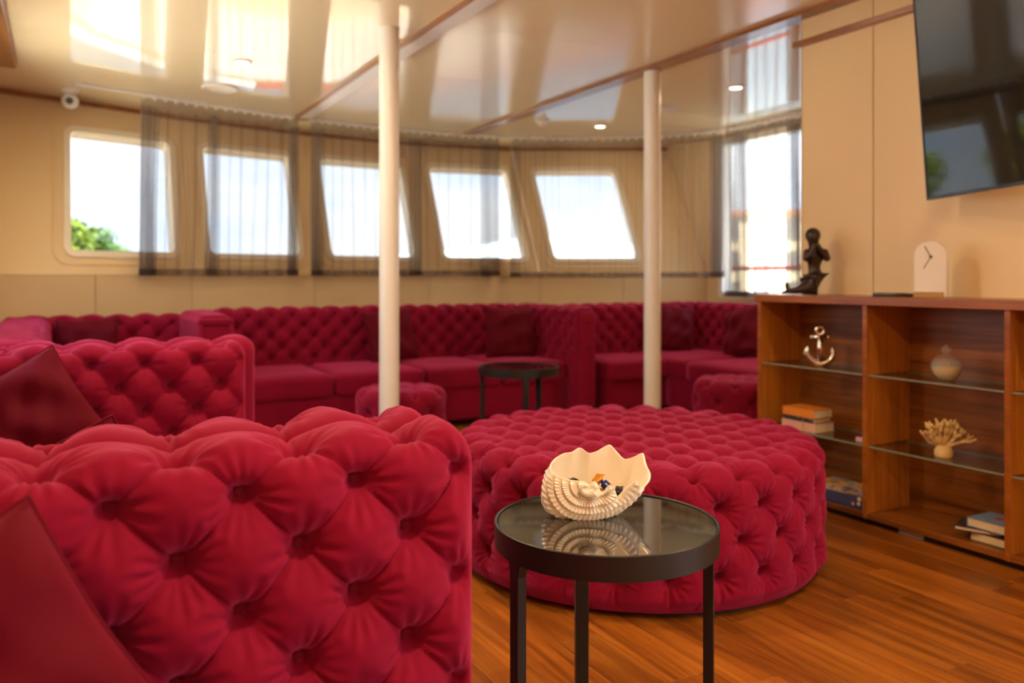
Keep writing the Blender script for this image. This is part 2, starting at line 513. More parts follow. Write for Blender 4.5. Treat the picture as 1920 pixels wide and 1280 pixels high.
for i, (b0, b1) in enumerate(PORT_W):
    side_window('window_%d' % (7 + i), -0.5, -1, b0 + .02, b1 - .02, 1.07, 2.28, ['clear port side window beside the second sofa', 'clear port side window beside the corner sofa'][i])

# partition on the right with cream panels and thin joints
ADDED_DOOR = (-2.4, 0.10)  # unseen door opening, added as the daylight key from the right
wr = empty('wall_right', (3.61, 0, 0), label='cream panelled partition wall behind the wooden cabinet', kind='structure')
_fr = (Vector((3.616, 0, 0)), Vector((0, 1, 0)), Vector((0, 0, 1)), Vector((1, 0, 0)))
_V, _F = panel(_fr, [(-4.1, 0), (3.258, 0), (3.258, ZC), (-4.1, ZC)], [rrect(ADDED_DOOR[0], ADDED_DOOR[1], 0.12, 2.2, 0.04)], 0.094)
link('backing', mesh_from('backing', rel(_V, wr), _F, M['floorbase']), wr)
edges = [3.263, 2.80, 1.93, 1.05, 0.17]
for k in range(len(edges) - 1):
    MB().box((0, edges[k + 1] + 0.0025, 0), (0.006, edges[k] - (0.0025 if k else 0), ZC), 0.0012).obj('wall_panel', M['wall'], wr, smooth=None)
MB().box((0.0, 3.258, 0), (0.10, 3.2635, ZC)).obj('end_panel', M['wall'], wr, smooth=None)
MB().box((0, ADDED_DOOR[0] + 0.0025, 2.2), (0.006, 0.1675, ZC), 0.0012).obj('wall_panel', M['wall'], wr, smooth=None)
MB().box((0, -4.1, 0.0), (0.006, ADDED_DOOR[0] - 0.0025, ZC), 0.0012).obj('wall_panel', M['wall'], wr, smooth=None)
side_window('door_1', 3.61, 1, ADDED_DOOR[0] + 0.03, ADDED_DOOR[1] - 0.03, 0.15, 2.17, 'wide glazed sliding door to the starboard side deck')
set_props(MB().box((3.71, 3.16, 0), (5.96, 3.26, ZC)).obj('wall_cross', M['wall'], smooth=None), 'cream cross wall closing the starboard alcove', kind='structure')
# aft wall with an unseen window added for light from behind
fr = (Vector((0, -4.0, 0)), Vector((1, 0, 0)), Vector((0, 0, 1)), Vector((0, -1, 0)))
V, F = panel(fr, [(-0.5, 0), (3.7, 0), (3.7, ZC), (-0.5, ZC)], [rrect(2.0, 3.4, 0.9, 2.0, 0.04)], 0.1)
set_props(link('wall_back', mesh_from('wall_back', V, F, M['wall'])), 'cream aft wall with one window', kind='structure')
w = empty('window_9', (2.7, -4.0, 0.9), label='clear window in the aft wall', kind='structure')
V, F = ring_frame(fr, rrect(2.05, 3.35, 0.95, 1.95, 0.03), rrect(1.97, 3.43, 0.87, 2.03, 0.05), -0.02, -0.02, 0.11, 0.02)
link('window_frame', mesh_from('window_frame', rel(V, w), F, M['white'], 0.6), w)
V, F = panel((Vector((0, -4.05, 0)), fr[1], fr[2], fr[3]), rrect(2.03, 3.37, 0.93, 1.97, 0.03), [], 0.008)
link('pane', mesh_from('pane', rel(V, w), F, M['pane']), w)

# wooden rail high on the partition
set_props(MB().box((3.575, -1.5, 2.425), (3.609, 3.30, 2.458), 0.004).obj('trim_2', M['trimwood'], smooth=None), 'slim wooden rail high on the cream partition', kind='structure')

# ceiling: slab with panels under it
ceiling = empty('ceiling', (2.7, 2, ZC), label='cream ceiling in glossy and satin panels', kind='structure')
MB().box((-3.3, -6.2, 0.014), (1.05, 6.45, 0.12)).box((1.05, 1.0, 0.014), (3.4, 6.45, 0.12)).obj('slab', M['white'], ceiling, smooth=None)
def cpan(x0, x1, y0, y1, mat, z0=0.0):
    MB().box((x0 - 2.7 + 0.0015, y0 - 2 + 0.0015, z0), (x1 - 2.7 - 0.0015, y1 - 2 - 0.0015, 0.0145), 0.0).obj('ceiling_panel', mat, ceiling, smooth=None)
ys = [-4.1, -1.6, 0.8, 3.2, 5.6, 8.44]
for k in range(5):
    cpan(-0.6, 1.85, ys[k], ys[k + 1], M['ceil_gloss'])
    cpan(3.64, 6.1 if k > 2 else 3.75, ys[k], ys[k + 1], M['ceil_gloss'])
ym = [-4.1, -2.9, -1.7, -0.5, 0.7, 1.9, 3.1, 4.3, 5.5, 6.7, 8.44]
for k in range(10):
    cpan(1.85, 3.64, ym[k], ym[k + 1], M['ceil_mid'])

# ceiling beams
b1 = empty('ceiling_beam', (1.90, 2, ZC), label='pale ceiling beam with a dark wooden edge above the nearer column', cat='beam')
MB().box((-0.054, -5.9, -0.030), (-0.040, 5.49, 0.0)).obj('wood_edge', M['trimwood'], b1, smooth=None)
MB().box((-0.040, -5.9, -0.030), (0.060, 5.36, 0.0)).obj('soffit', M['white'], b1, smooth=None)
MB().box((-0.040, 5.36, -0.030), (0.060, 5.49, 0.0)).obj('end_cap', M['trimwood'], b1, smooth=None)
b2 = empty('ceiling_beam', (3.58, 2, ZC), label='dark wooden ceiling beam running to the partition wall', cat='beam')
MB().box((-0.058, -5.9, -0.024), (0.06, 5.47, 0.0), 0.003).obj('beam_board', M['trimwood'], b2, smooth=None)
b0_ = empty('ceiling_beam', (-0.34, 2, ZC), label='short wooden beam end at the left edge by the cornice', cat='beam')
MB().box((-0.12, -5.9, -0.03), (0.07, 4.55, 0.0), 0.003).obj('beam_board', M['trimwood'], b0_, smooth=None)

# floor: base slab and planks
floor = empty('floor', (2, 2, 0), label='warm brown wooden plank floor', kind='structure')
MB().box((-2.6, -6.2, -0.10), (4.1, 5.8, -0.004)).obj('subfloor', M['floorbase'], floor, smooth=None)
PW, PL = 0.148, 1.22
pm = MB().box((-PW / 2 + .0006, -PL / 2 + .0006, -0.012), (PW / 2 - .0006, PL / 2 - .0006, 0.0), 0.0012).mesh('plank', M['plank'], None)
rest = MB()
nx = 0
x = -0.55
while x < 6.05:
    off = random.random() * PL
    y = -4.1 - off
    while y < 7.7:
        cx, cy = x + PW / 2, y + PL / 2
        if 0.55 < cx < 3.7 and 0.2 < cy < 5.2:
            link('plank', pm, floor, (cx - 2, cy - 2, 0))
        else:
            rest.box((x + .0006 - 2, y + .0006 - 2, -0.012), (x + PW - .0006 - 2, min(y + PL, 7.75) - .0006 - 2, 0.0))
        y += PL
    x += PW
set_props(rest.obj('planks', M['plank'], floor, smooth=None), kind='stuff')

# columns
for (cx, lab, zt) in ((1.677, 'white round steel column standing behind the near velvet sofa', ZC), (3.60, 'white round steel column rising behind the big round ottoman', ZC - 0.024)):
    c = empty('column', (cx, 4.57, 0), label=lab, cat='column', group='white deck columns')
    MB().lathe([(0.058, 0.02), (0.058, zt)], 40).obj('shaft', M['white'], c, smooth=1.0)
    MB().lathe([(0.085, 0.0), (0.085, 0.018), (0.060, 0.03)], 40).obj('foot_ring', M['white'], c, smooth=0.6)

# ------------------------------------------------------------------ ceiling fittings
def downlight(x, y, lab, power=1.0):
    d = empty('downlight', (x, y, ZC), label=lab, cat='light', group='recessed ceiling downlights')
    MB().lathe([(0.045, -0.001), (0.062, -0.001), (0.062, -0.008), (0.045, -0.012), (0.045, -0.001)], 28, cap=False).obj('ring', M['whiteplastic'], d, smooth=0.6)
    MB().lathe([(0.0, -0.006), (0.046, -0.006), (0.046, -0.001), (0.0, -0.001)], 28, cap=False).obj('lens', M['lens'], d, smooth=0.6)
    ld = bpy.data.lights.new('downlight', 'AREA')
    ld.shape = 'DISK'; ld.size = 0.09; ld.energy = LAMP_W * power; ld.color = LAMP_COL
    lo = bpy.data.objects.new('lamp', ld); COL.objects.link(lo)
    lo.parent = d; lo.location = (0, 0, -0.016)
    return d
for (x, y, lab) in ((1.068, 5.739, 'lit ceiling downlight above the left windows'),
                    (4.525, 6.541, 'lit ceiling downlight near the rightmost front window'),
                    (4.506, 4.709, 'lit warm ceiling downlight right of the farther column'),
                    (0.75, 3.2, 'downlight in the glossy ceiling above the near left sofas'),
                    (0.75, 0.6, 'downlight in the glossy ceiling above the camera'),
                    (0.75, -1.9, 'downlight in the glossy ceiling by the aft wall'),
                    (2.7, 0.9, 'downlight in the satin ceiling abeam of the television'),
                    (2.7, -1.6, 'downlight in the satin ceiling near the aft opening'),
                    (5.0, 4.2, 'downlight above the starboard alcove')):
    downlight(x, y, lab, 0.25 if y > 3.5 else 1.0)
sp = empty('ceiling_speaker', (1.067, 6.625, ZC), label='flat round ceiling speaker behind the left downlight', cat='speaker')
MB().lathe([(0.0, -0.012), (0.10, -0.012), (0.115, -0.006), (0.115, 0.0), (0, 0)], 36, cap=False).obj('grille', M['frame'], sp, smooth=0.6)
MB().lathe([(0.112, -0.001), (0.135, -0.001), (0.132, -0.011), (0.114, -0.013), (0.112, -0.001)], 36, cap=False).obj('rim', M['white'], sp, smooth=0.6)
sp = empty('ceiling_speaker', (4.505, 5.620, ZC), label='flat round ceiling disc half hidden by the farther column', cat='speaker')
MB().lathe([(0.0, -0.012), (0.10, -0.012), (0.115, -0.006), (0.115, 0.0), (0, 0)], 36, cap=False).obj('grille', M['frame'], sp, smooth=0.6)
MB().lathe([(0.112, -0.001), (0.135, -0.001), (0.132, -0.011), (0.114, -0.013), (0.112, -0.001)], 36, cap=False).obj('rim', M['white'], sp, smooth=0.6)
sd = empty('smoke_detector', (3.893, 6.556, ZC), label='white smoke detector on the ceiling by the wooden beam', cat='detector')
MB().lathe([(0.0, -0.018), (0.055, -0.018), (0.065, -0.01), (0.065, 0.0), (0, 0)], 28, cap=False).obj('base', M['whiteplastic'], sd, smooth=0.5)
MB().lathe([(0.0, -0.055), (0.03, -0.052), (0.042, -0.04), (0.045, -0.018), (0, -0.018)], 28, cap=False).obj('sensor_cap', M['frame'], sd, smooth=0.5)
dc = empty('security_camera', (0.06, 7.25, ZC), label='white security camera on the ceiling above the leftmost window', cat='camera')
MB().lathe([(0, -0.03), (0.05, -0.03), (0.06, -0.015), (0.06, 0), (0, 0)], 24, cap=False).obj('base', M['whiteplastic'], dc, smooth=0.6)
MB().ball((0, 0, -0.085), 0.062, 3).obj('body', M['whiteplastic'], dc, smooth=3.2)
dv = Vector((-0.10, -1, -0.15)).normalized()
le = MB(); le.tube([dv * 0.045, dv * 0.066], 0.027, 20)
le.obj('lens', M['blackplastic'], dc, loc=(0, 0, -0.085), smooth=0.6)

# ------------------------------------------------------------------ tufting
PIT = 0.022
def tuft_h(s, t, dx, dt, s0, n, H, alpha=0.36, sig=0.020, wr=1.0, seed=1):
    """cushion height over a diamond button lattice. t counts downwards from row 0; rows 0..n carry buttons"""
    ss = (s - s0) / dx
    tt = t / dt
    tc = np.clip(tt, 0, n)
    q1 = ss + tc / 2; q2 = ss - tc / 2
    c1 = np.abs(np.sin(PI * q1)); c2 = np.abs(np.sin(PI * q2))
    D = (c1 * c2) ** 0.33
    r1 = q1 - np.round(q1); r2 = q2 - np.round(q2)
    us = (r1 + r2) / 2 * dx
    ut = (r1 - r2) * dt + (tt - tc) * dt
    r = np.sqrt(us ** 2 + ut ** 2) + 1e-6
    th = np.arctan2(ut, us)
    bid = np.round(q1) * 12.9898 + np.round(q2) * 78.233 + seed
    ph = np.sin(bid) * 43.7
    pit = 0.75 * np.exp(-(r / sig) ** 2) + 0.42 * np.exp(-(r / (2.4 * sig)) ** 2)
    h = H * (alpha + (1 - alpha) * D) * (1 - np.clip(pit, 0, 1)) - PIT * np.exp(-(r / (0.85 * sig)) ** 2)
    # gathered folds radiating from every button, and folds laid beside the creases
    k = 11 + np.floor(3 * (np.sin(bid * 1.7) + 1))
    fold = np.sin(k * th + ph) * (0.6 + 0.4 * np.sin(3 * th + ph * 2))
    env = np.exp(-((r - 1.9 * sig) / (1.3 * sig)) ** 2)
    h = h + wr * 0.0042 * fold * env
    e1 = np.exp(-np.abs(r1) * 9) * np.cos(2 * PI * r1 * 9) * (1 - c1) + np.exp(-np.abs(r2) * 9) * np.cos(2 * PI * r2 * 9) * (1 - c2)
    h = h - wr * 0.0032 * e1 * np.exp(-r / (5 * sig)) * np.where((tt >= 0) & (tt <= n), 1, 0.35)
    # pleats fanning out past the outermost rows
    outp = np.clip(np.maximum(tt - n, -tt), 0, None) * dt
    h = h + wr * 0.0018 * np.sin(us / (0.012 + outp * 0.22) * 5.0 + ph) * np.exp(-(us / (0.03 + 0.5 * outp)) ** 2) * sstep(outp, 0.004, 0.02) * np.exp(-outp / 0.07)
    # broad uneven stuffing
    h = h + 0.0022 * np.sin(s * 17.3 + seed) * np.cos(t * 21.7 + seed * 2) + 0.0015 * np.sin(s * 41 + t * 33 + seed)
    return h

BTN = {}
def button_mesh(r):
    if r not in BTN:
        BTN[r] = MB().lathe([(0.0, -0.3 * r), (r * 0.9, -0.25 * r), (r, 0.05 * r), (r * 0.85, 0.38 * r), (r * 0.5, 0.55 * r), (0.0, 0.6 * r)], 12, cap=False).mesh('button', M['button'], 3.2)
    return BTN[r]

def add_button(parent, p, nrm, r):
    o = link('button', button_mesh(r), parent, p)
    o.rotation_mode = 'QUATERNION'
    o.rotation_quaternion = Vector(nrm).to_track_quat('Z', 'Y')
    return o

def prof_path(th, z0, h, r, step):
    """open profile: up the inner face, over the top, down the outer face. returns o,z,no,nz,t arrays"""
    pts = []
    m = max(2, int((h - r - z0) / step))
    for k in range(m): pts.append((0, z0 + (h - r - z0) * k / m, -1, 0))
    na = max(6, int(r * PI / 2 / step))
    for k in range(na):
        a = PI / 2 * k / na
        pts.append((r - r * math.cos(a), h - r + r * math.sin(a), -math.cos(a), math.sin(a)))
    mt = max(1, int((th - 2 * r) / step))
    for k in range(mt): pts.append((r + (th - 2 * r) * k / mt, h, 0, 1))
    for k in range(na):
        a = PI / 2 * k / na
        pts.append((th - r + r * math.sin(a), h - r + r * math.cos(a), math.sin(a), math.cos(a)))
    m2 = max(2, int((h - r - z0) / (step * 5)))
    for k in range(m2 + 1): pts.append((th, h - r - (h - r - z0) * k / m2, 1, 0))
    P = np.array(pts)
    t = np.concatenate([[0], np.cumsum(np.hypot(np.diff(P[:, 0]), np.diff(P[:, 1])))])
    return P[:, 0], P[:, 1], P[:, 2], P[:, 3], t

def tufted_wall(parent, name, A, B, back, th, z0, h, dx, dt, s0, n, H=0.035, step=0.008, r=0.06, rend=0.045, bow=0.0, sig=0.02, wr=1.0, btn=0.0, mat=None, seed=1, rolls=True, t_row0=None):
    """button-tufted sofa arm or back: inner face runs from A to B (xy), 'back' = direction towards its outer face"""
    mat = mat or M['velvet']
    A = np.array(A, float); B = np.array(B, float)
    d = B - A; L = np.hypot(*d); d /= L
    nb = np.array(back, float); nb /= np.hypot(*nb)
    o, z, no, nz, t = prof_path(th, z0, h, r, step)
    trow = (h - r - z0) + r * PI / 2 * 0.95
    ns = int(L / step) + 1
    s = np.linspace(0, L, ns)
    ends = np.concatenate([rend * (1 - np.cos(np.linspace(0, PI / 2, 7)[:-1]))])
    s = np.unique(np.concatenate([s, ends, L - ends]))
    Sg, Tg = np.meshgrid(s, t, indexing='ij')
    down = trow - Tg
    h_ = tuft_h(Sg, down, dx, dt, s0, n, H, sig=sig, wr=wr, seed=seed)
    fade = sstep(Tg, trow + th * 0.35, trow + th + 0.02)
    e = np.minimum(Sg, L - Sg)
    fe = 1 - sstep(e, 0.0, 0.06)
    f = np.maximum(fade, fe)
    disp = h_ * (1 - f) + H * 0.62 * f - H * 0.62
    ee = np.clip(e, 0, rend)
    inset = rend - np.sqrt(np.maximum(rend ** 2 - (rend - ee) ** 2, 0))
    # keep the foot full
    disp = disp - inset
    O = o[None, :] + no[None, :] * disp
    Z = z[None, :] + nz[None, :] * disp
    bw = bow * (1 - (2 * Sg / L - 1) ** 2)
    X = A[0] + d[0] * Sg + nb[0] * (O + bw)
    Y = A[1] + d[1] * Sg + nb[1] * (O + bw)
    P = np.stack([X, Y, Z], -1)
    rt = np.array(parent.location)
    P = P - rt
    flip = (d[0] * nb[1] - d[1] * nb[0]) > 0
    V, Q = grid_mesh(name, P, mat, flip=not flip)
    nu, nv = P.shape[:2]
    cap0 = list(range(nv)); cap1 = [(nu - 1) * nv + k for k in range(nv)]
    me = np_mesh(name, V, Q, mat, [cap0, cap1[::-1]])
    ob = link(name, me, parent)
    if btn > 0:
        i0 = int(-2); 
        for j in range(0, n + 1):
            for i in range(-3, int(L / dx) + 4):
                sb = s0 + (i + 0.5 * (j % 2)) * dx
                if sb < 0.05 or sb > L - 0.05: continue
                tb = trow - j * dt
                if tb < 0.02: continue
                ob_o = np.interp(tb, t, o); ob_z = np.interp(tb, t, z)
                nno = np.interp(tb, t, no); nnz = np.interp(tb, t, nz)
                dd = -H * 0.62 - PIT + 0.003
                bwb = bow * (1 - (2 * sb / L - 1) ** 2)
                oo = ob_o + nno * dd + bwb; zz = ob_z + nnz * dd
                p = (A[0] + d[0] * sb + nb[0] * oo - rt[0], A[1] + d[1] * sb + nb[1] * oo - rt[1], zz - rt[2])
                add_button(ob, p, (nb[0] * nno, nb[1] * nno, nnz), btn)
    return ob

def rounded_block(lo, hi, r=0.04, puff=0.015, n=14):
    """soft cushion block"""
    lo = np.array(lo); hi = np.array(hi); c = (lo + hi) / 2; hs = (hi - lo) / 2
    g = np.linspace(-1, 1, n)
    V = []; F = []
    for ax in range(3):
        for sg in (-1, 1):
            u, v = np.meshgrid(g, g, indexing='ij')
            P = np.zeros((n, n, 3))
            a1, a2 = (ax + 1) % 3, (ax + 2) % 3
            P[..., ax] = sg * hs[ax]; P[..., a1] = u * hs[a1]; P[..., a2] = v * hs[a2]
            core = np.clip(P, -(hs - r), hs - r)
            dlt = P - core
            ln = np.linalg.norm(dlt, axis=-1, keepdims=True)
            P = core + dlt / np.maximum(ln, 1e-9) * r
            if ax == 2 and sg == 1:
                P[..., 2] += puff * (1 - u ** 2) * (1 - v ** 2)
            b = len(V)
            V += (P + c).reshape(-1, 3).tolist()
            for i in range(n - 1):
                for j in range(n - 1):
                    q = (b + i * n + j, b + (i + 1) * n + j, b + (i + 1) * n + j + 1, b + i * n + j + 1)
                    F.append(q if sg > 0 else q[::-1])
    bm = bmesh.new()
    vs_ = [bm.verts.new(p) for p in V]
    for q in F: bm.faces.new([vs_[i] for i in q])
    bmesh.ops.remove_doubles(bm, verts=bm.verts, dist=1e-5)
    bm.verts.index_update()
    out = ([tuple(v.co) for v in bm.verts], [[v.index for v in f.verts] for f in bm.faces])
    bm.free()
    return out

def soft(parent, name, lo, hi, r=0.04, puff=0.015, mat=None):
    V, F = rounded_block(lo, hi, r, puff)
    rt = Vector(parent.location)
    return link(name, mesh_from(name, [Vector(p) - rt for p in V], F, mat or M['velvet'], 3.2), parent)

HS = 0.87
# ---- sofa 1 (foreground)
s1 = empty('sofa', (0.1, 0.4, 0), label='crimson tufted velvet sofa in the left foreground beside the black side table', cat='sofa', group='crimson velvet sofas')
tufted_wall(s1, 'armrest', (-0.46, 1.35), (0.675, 1.35), (0, 1), 0.168, 0.06, HS, 0.192, 0.097, 0.159 + 0.46, 6, H=0.050, step=0.0048, sig=0.022, btn=0.0115, rend=0.06, seed=3)
tufted_wall(s1, 'backrest', (-0.28, -0.95), (-0.28, 1.32), (-1, 0), 0.17, 0.06, HS, 0.192, 0.097, 0.1, 5, H=0.038, step=0.014, seed=5)
soft(s1, 'seat_cushion', (-0.25, -0.93, 0.27), (0.66, 0.19, 0.42))
soft(s1, 'seat_cushion', (-0.25, 0.20, 0.27), (0.66, 1.31, 0.42))
soft(s1, 'base', (-0.25, -0.95, 0.04), (0.62, 1.36, 0.29), 0.02, 0)
# ---- sofa 2
s2 = empty('sofa', (0.1, 2.65, 0), label='crimson tufted velvet sofa behind the foreground one, with a cushion in its far corner', cat='sofa', group='crimson velvet sofas')
tufted_wall(s2, 'armrest', (-0.46, 1.695), (0.675, 1.695), (0, -1), 0.168, 0.06, HS, 0.192, 0.097, 0.17 + 0.46, 5, H=0.050, step=0.006, sig=0.022, btn=0.0115, rend=0.06, seed=8)
tufted_wall(s2, 'armrest', (-0.46, 3.61), (0.69, 3.61), (0, 1), 0.165, 0.06, HS, 0.193, 0.095, 0.39 + 0.46, 5, H=0.048, step=0.0085, sig=0.021, btn=0.0125, seed=11)
tufted_wall(s2, 'backrest', (-0.30, 1.72), (-0.30, 3.58), (-1, 0), 0.17, 0.06, HS, 0.192, 0.097, 0.1, 5, H=0.038, step=0.016, seed=13)
soft(s2, 'seat_cushion', (-0.27, 1.73, 0.27), (0.66, 2.64, 0.43))
soft(s2, 'seat_cushion', (-0.27, 2.65, 0.27), (0.66, 3.57, 0.43))
soft(s2, 'base', (-0.27, 1.69, 0.04), (0.63, 3.60, 0.29), 0.02, 0)
# ---- sofa 3: corner sofa in the port bow
s3 = empty('sofa', (0.2, 5.4, 0), label='crimson tufted corner sofa under the leftmost front window', cat='sofa', group='crimson velvet sofas')
tufted_wall(s3, 'armrest', (-0.44, 3.955), (0.765, 3.955), (0, -1), 0.165, 0.06, HS + 0.008, 0.193, 0.095, 0.39 + 0.44, 5, H=0.036, step=0.012, seed=17)
tufted_wall(s3, 'backrest', (-0.07, 3.97), (-0.07, 6.60), (-1, 0), 0.30, 0.06, HS, 0.18, 0.09, 0.1, 4, H=0.035, step=0.014, r=0.08, seed=19)
tufted_wall(s3, 'backrest', (-0.36, 6.62), (0.86, 6.62), (0, 1), 0.17, 0.06, HS, 0.18, 0.09, 0.1, 4, H=0.035, step=0.012, btn=0.012, seed=23)
soft(s3, 'seat_cushion', (-0.04, 3.99, 0.28), (0.75, 5.2, 0.45))
soft(s3, 'seat_cushion', (-0.04, 5.21, 0.28), (0.72, 6.58, 0.45))
soft(s3, 'base', (-0.04, 3.96, 0.04), (0.70, 6.60, 0.30), 0.02, 0)
# ---- sofa 4: long one under the middle front windows
HB = 0.905
s4 = empty('sofa', (2.3, 6.2, 0), label='long crimson tufted sofa under the middle front windows, two cushions on it', cat='sofa', group='crimson velvet sofas')
tufted_wall(s4, 'backrest', (0.97, 6.58), (3.68, 6.58), (0, 1), 0.19, 0.06, HB, 0.17, 0.085, 0.05, 5, H=0.036, step=0.0125, btn=0.013, seed=29)
tufted_wall(s4, 'armrest', (3.67, 5.62), (3.67, 6.70), (1, 0), 0.165, 0.06, HB, 0.17, 0.085, 0.1, 5, H=0.03, step=0.0125, btn=0.012, rend=0.02, seed=31)
tufted_wall(s4, 'armrest', (0.985, 5.62), (0.985, 6.56), (-1, 0), 0.22, 0.06, HB, 0.17, 0.085, 0.1, 5, H=0.02, step=0.014, rend=0.02, seed=37)
fp = soft(s4, 'front_panel', (3.685, 5.585, 0.07), (3.825, 5.632, HB - 0.03), 0.018, 0)
for zz in (0.20, 0.40, 0.60, 0.79): add_button(fp, (3.755 - 2.3, 5.583 - 6.2, zz), (0, -1, 0), 0.014)
fp = soft(s4, 'front_panel', (0.79, 5.592, 0.07), (0.965, 5.632, HB - 0.05), 0.018, 0)
for (lo, hi) in (((0.765, 5.575, HB - 0.065), (0.985, 5.63, HB - 0.02)), ((0.765, 5.575, 0.07), (0.80, 5.63, HB - 0.02)), ((0.95, 5.575, 0.07), (0.985, 5.63, HB - 0.02))):
    V, F = rounded_block(lo, hi, 0.014, 0, 6)
    link('welt', mesh_from('welt', [Vector(p) - Vector((2.3, 6.2, 0)) for p in V], F, M['velvet'], 3.2), fp)
xs = [1.0, 1.71, 2.41, 3.05, 3.655]
for k in range(4): soft(s4, 'seat_cushion', (xs[k] + 0.005, 5.74, 0.29), (xs[k + 1] - 0.005, 6.58, 0.465), 0.045, 0.012)
soft(s4, 'base', (0.99, 5.77, 0.05), (3.67, 6.60, 0.31), 0.02, 0)
# ---- sofa 5: corner sofa, starboard bow
s5 = empty('sofa', (4.8, 5.6, 0), label='crimson tufted corner sofa between the farther column and the cabinet', cat='sofa', group='crimson velvet sofas')
tufted_wall(s5, 'backrest', (3.90, 6.17), (5.46, 6.17), (0, 1), 0.19, 0.06, HB, 0.17, 0.085, 0.05, 5, H=0.034, step=0.0125, btn=0.013, seed=41)
tufted_wall(s5, 'backrest', (5.40, 4.0), (5.40, 6.37), (1, 0), 0.19, 0.06, HB, 0.17, 0.085, 0.07, 5, H=0.034, step=0.0125, btn=0.013, seed=43)
soft(s5, 'seat_cushion', (3.93, 5.55, 0.29), (4.57, 6.17, 0.465), 0.045, 0.01)
soft(s5, 'seat_cushion', (4.53, 5.31, 0.29), (5.39, 6.165, 0.47), 0.05, 0.012)
soft(s5, 'seat_cushion', (4.50, 4.05, 0.29), (5.39, 5.30, 0.465), 0.05, 0.012)
soft(s5, 'base', (3.95, 5.60, 0.05), (5.40, 6.18, 0.31), 0.02, 0)
soft(s5, 'base', (4.55, 4.05, 0.05), (5.40, 5.60, 0.31), 0.02, 0)

# ------------------------------------------------------------------ round tufted pieces
def round_tuft(name, label, cat, cx, cy, R, h, N, rows, dt, trow_in, H, dxt, dtt, rot, ns, step, btn, sig=0.018, group=None, seed=1, z0=0.025):
    root = empty(name, (cx, cy, 0), label=label, cat=cat, group=group)
    r = 0.055
    P = []
    m = max(4, int((h - r - z0) / step))
    for k in range(m): P.append((R, z0 + (h - r - z0) * k / m, 1, 0))
    na = max(6, int(r * PI / 2 / step))
    for k in range(na):
        a = PI / 2 * k / na
        P.append((R - r + r * math.cos(a), h - r + r * math.sin(a), math.cos(a), math.sin(a)))
    mt = int((R - r) / step)
    for k in range(mt + 1): P.append(((R - r) * (1 - k / mt) + 1e-4, h, 0, 1))
    P = np.array(P); rho, z, nr, nz = P.T
    t = np.concatenate([[0], np.cumsum(np.hypot(np.diff(rho), np.diff(z)))])
    trow = (h - r - z0) + trow_in
    th = np.linspace(0, 2 * PI, ns, endpoint=False)
    TH, T = np.meshgrid(th, t, indexing='ij')
    RH = np.broadcast_to(rho, TH.shape)
    dx = 2 * PI * R / N
    hs = tuft_h(TH * R, trow - T, dx, dt, 0.0, rows, H, alpha=0.60, sig=sig, wr=1.7, seed=seed)
    lowf = sstep(T, 0.0, 0.05)
    hs = hs * lowf + H * 0.72 * (1 - lowf)
    x = RH * np.cos(TH + rot); y = RH * np.sin(TH + rot)
    ht = tuft_h(x, y + 100 * dtt, dxt, dtt, 0.0, 200, H * 0.9, alpha=0.45, sig=sig * 0.85, wr=0.8, seed=seed + 1)
    w = sstep(R - RH, r + 0.03, r + 0.09)
    D = hs * (1 - w) + ht * w - 0.6 * H
    # underside tuck
    tuck = 0.018 * (1 - sstep(T, 0, 0.05))
    rr = RH + nr[None, :] * (D - tuck); zz = np.broadcast_to(z, TH.shape) + nz[None, :] * D
    # crown: the top swells slightly
    zz = zz + 0.012 * np.clip(1 - (RH / R) ** 2, 0, 1)
    Pp = np.stack([rr * np.cos(TH), rr * np.sin(TH), zz], -1)
    V, Q = grid_mesh(name, Pp, None, closed_u=True, flip=True)
    Q = Q[:, ::-1]
    me = np_mesh('upholstery', V, Q, M['velvet'], [[k * len(t) for k in range(ns)][::-1]])
    up = link('upholstery', me, root)
    MB().lathe([(R - 0.06, 0.0), (R - 0.06, z0 + 0.01)], 48).obj('foot_ring', M['black'], root, smooth=0.6)
    if btn > 0:
        for j in range(rows + 1):
            for i in range(N):
                a = (i + 0.5 * (j % 2)) * dx / R
                tb = trow - j * dt
                if tb < 0.02: continue
                rb = np.interp(tb, t, rho); zb = np.interp(tb, t, z); n1 = np.interp(tb, t, nr); n2 = np.interp(tb, t, nz)
                dd = -0.6 * H - PIT + 0.003
                add_button(up, ((rb + n1 * dd) * math.cos(a), (rb + n1 * dd) * math.sin(a), zb + n2 * dd), (n1 * math.cos(a), n1 * math.sin(a), n2), btn)
        K = int(R / dtt) + 2
        for j in range(-K, K + 1):
            for i in range(-K, K + 1):
                u = (i + 0.5 * (abs(j) % 2)) * dxt; v = j * dtt
                rr_ = math.hypot(u, v)
                if rr_ > R - r - 0.10: continue
                a = math.atan2(v, u) - rot
                add_button(up, (rr_ * math.cos(a), rr_ * math.sin(a), h - 0.6 * H - PIT + 0.003 + 0.012 * (1 - (rr_ / R) ** 2)), (0, 0, 1), btn)
    return root

round_tuft('round_ottoman', 'large round crimson tufted velvet ottoman in the middle of the floor', 'ottoman', 2.127, 2.827, 0.745, 0.485, 26, 3, 0.117, 0.055, 0.050, 0.165, 0.098, 0.62, 780, 0.0062, 0.010, sig=0.020, seed=2)
round_tuft('pouf', 'small round crimson pouf behind the nearer column', 'ottoman', 1.894, 4.947, 0.275, 0.44, 8, 2, 0.12, 0.05, 0.034, 0.20, 0.11, 0.3, 200, 0.011, 0.011, sig=0.019, group='small velvet poufs', seed=4)
round_tuft('pouf', 'small round crimson pouf tucked behind the left end of the cabinet', 'ottoman', 4.10, 4.28, 0.285, 0.44, 8, 2, 0.12, 0.05, 0.034, 0.20, 0.11, 0.8, 200, 0.011, 0.011, sig=0.019, group='small velvet poufs', seed=6)

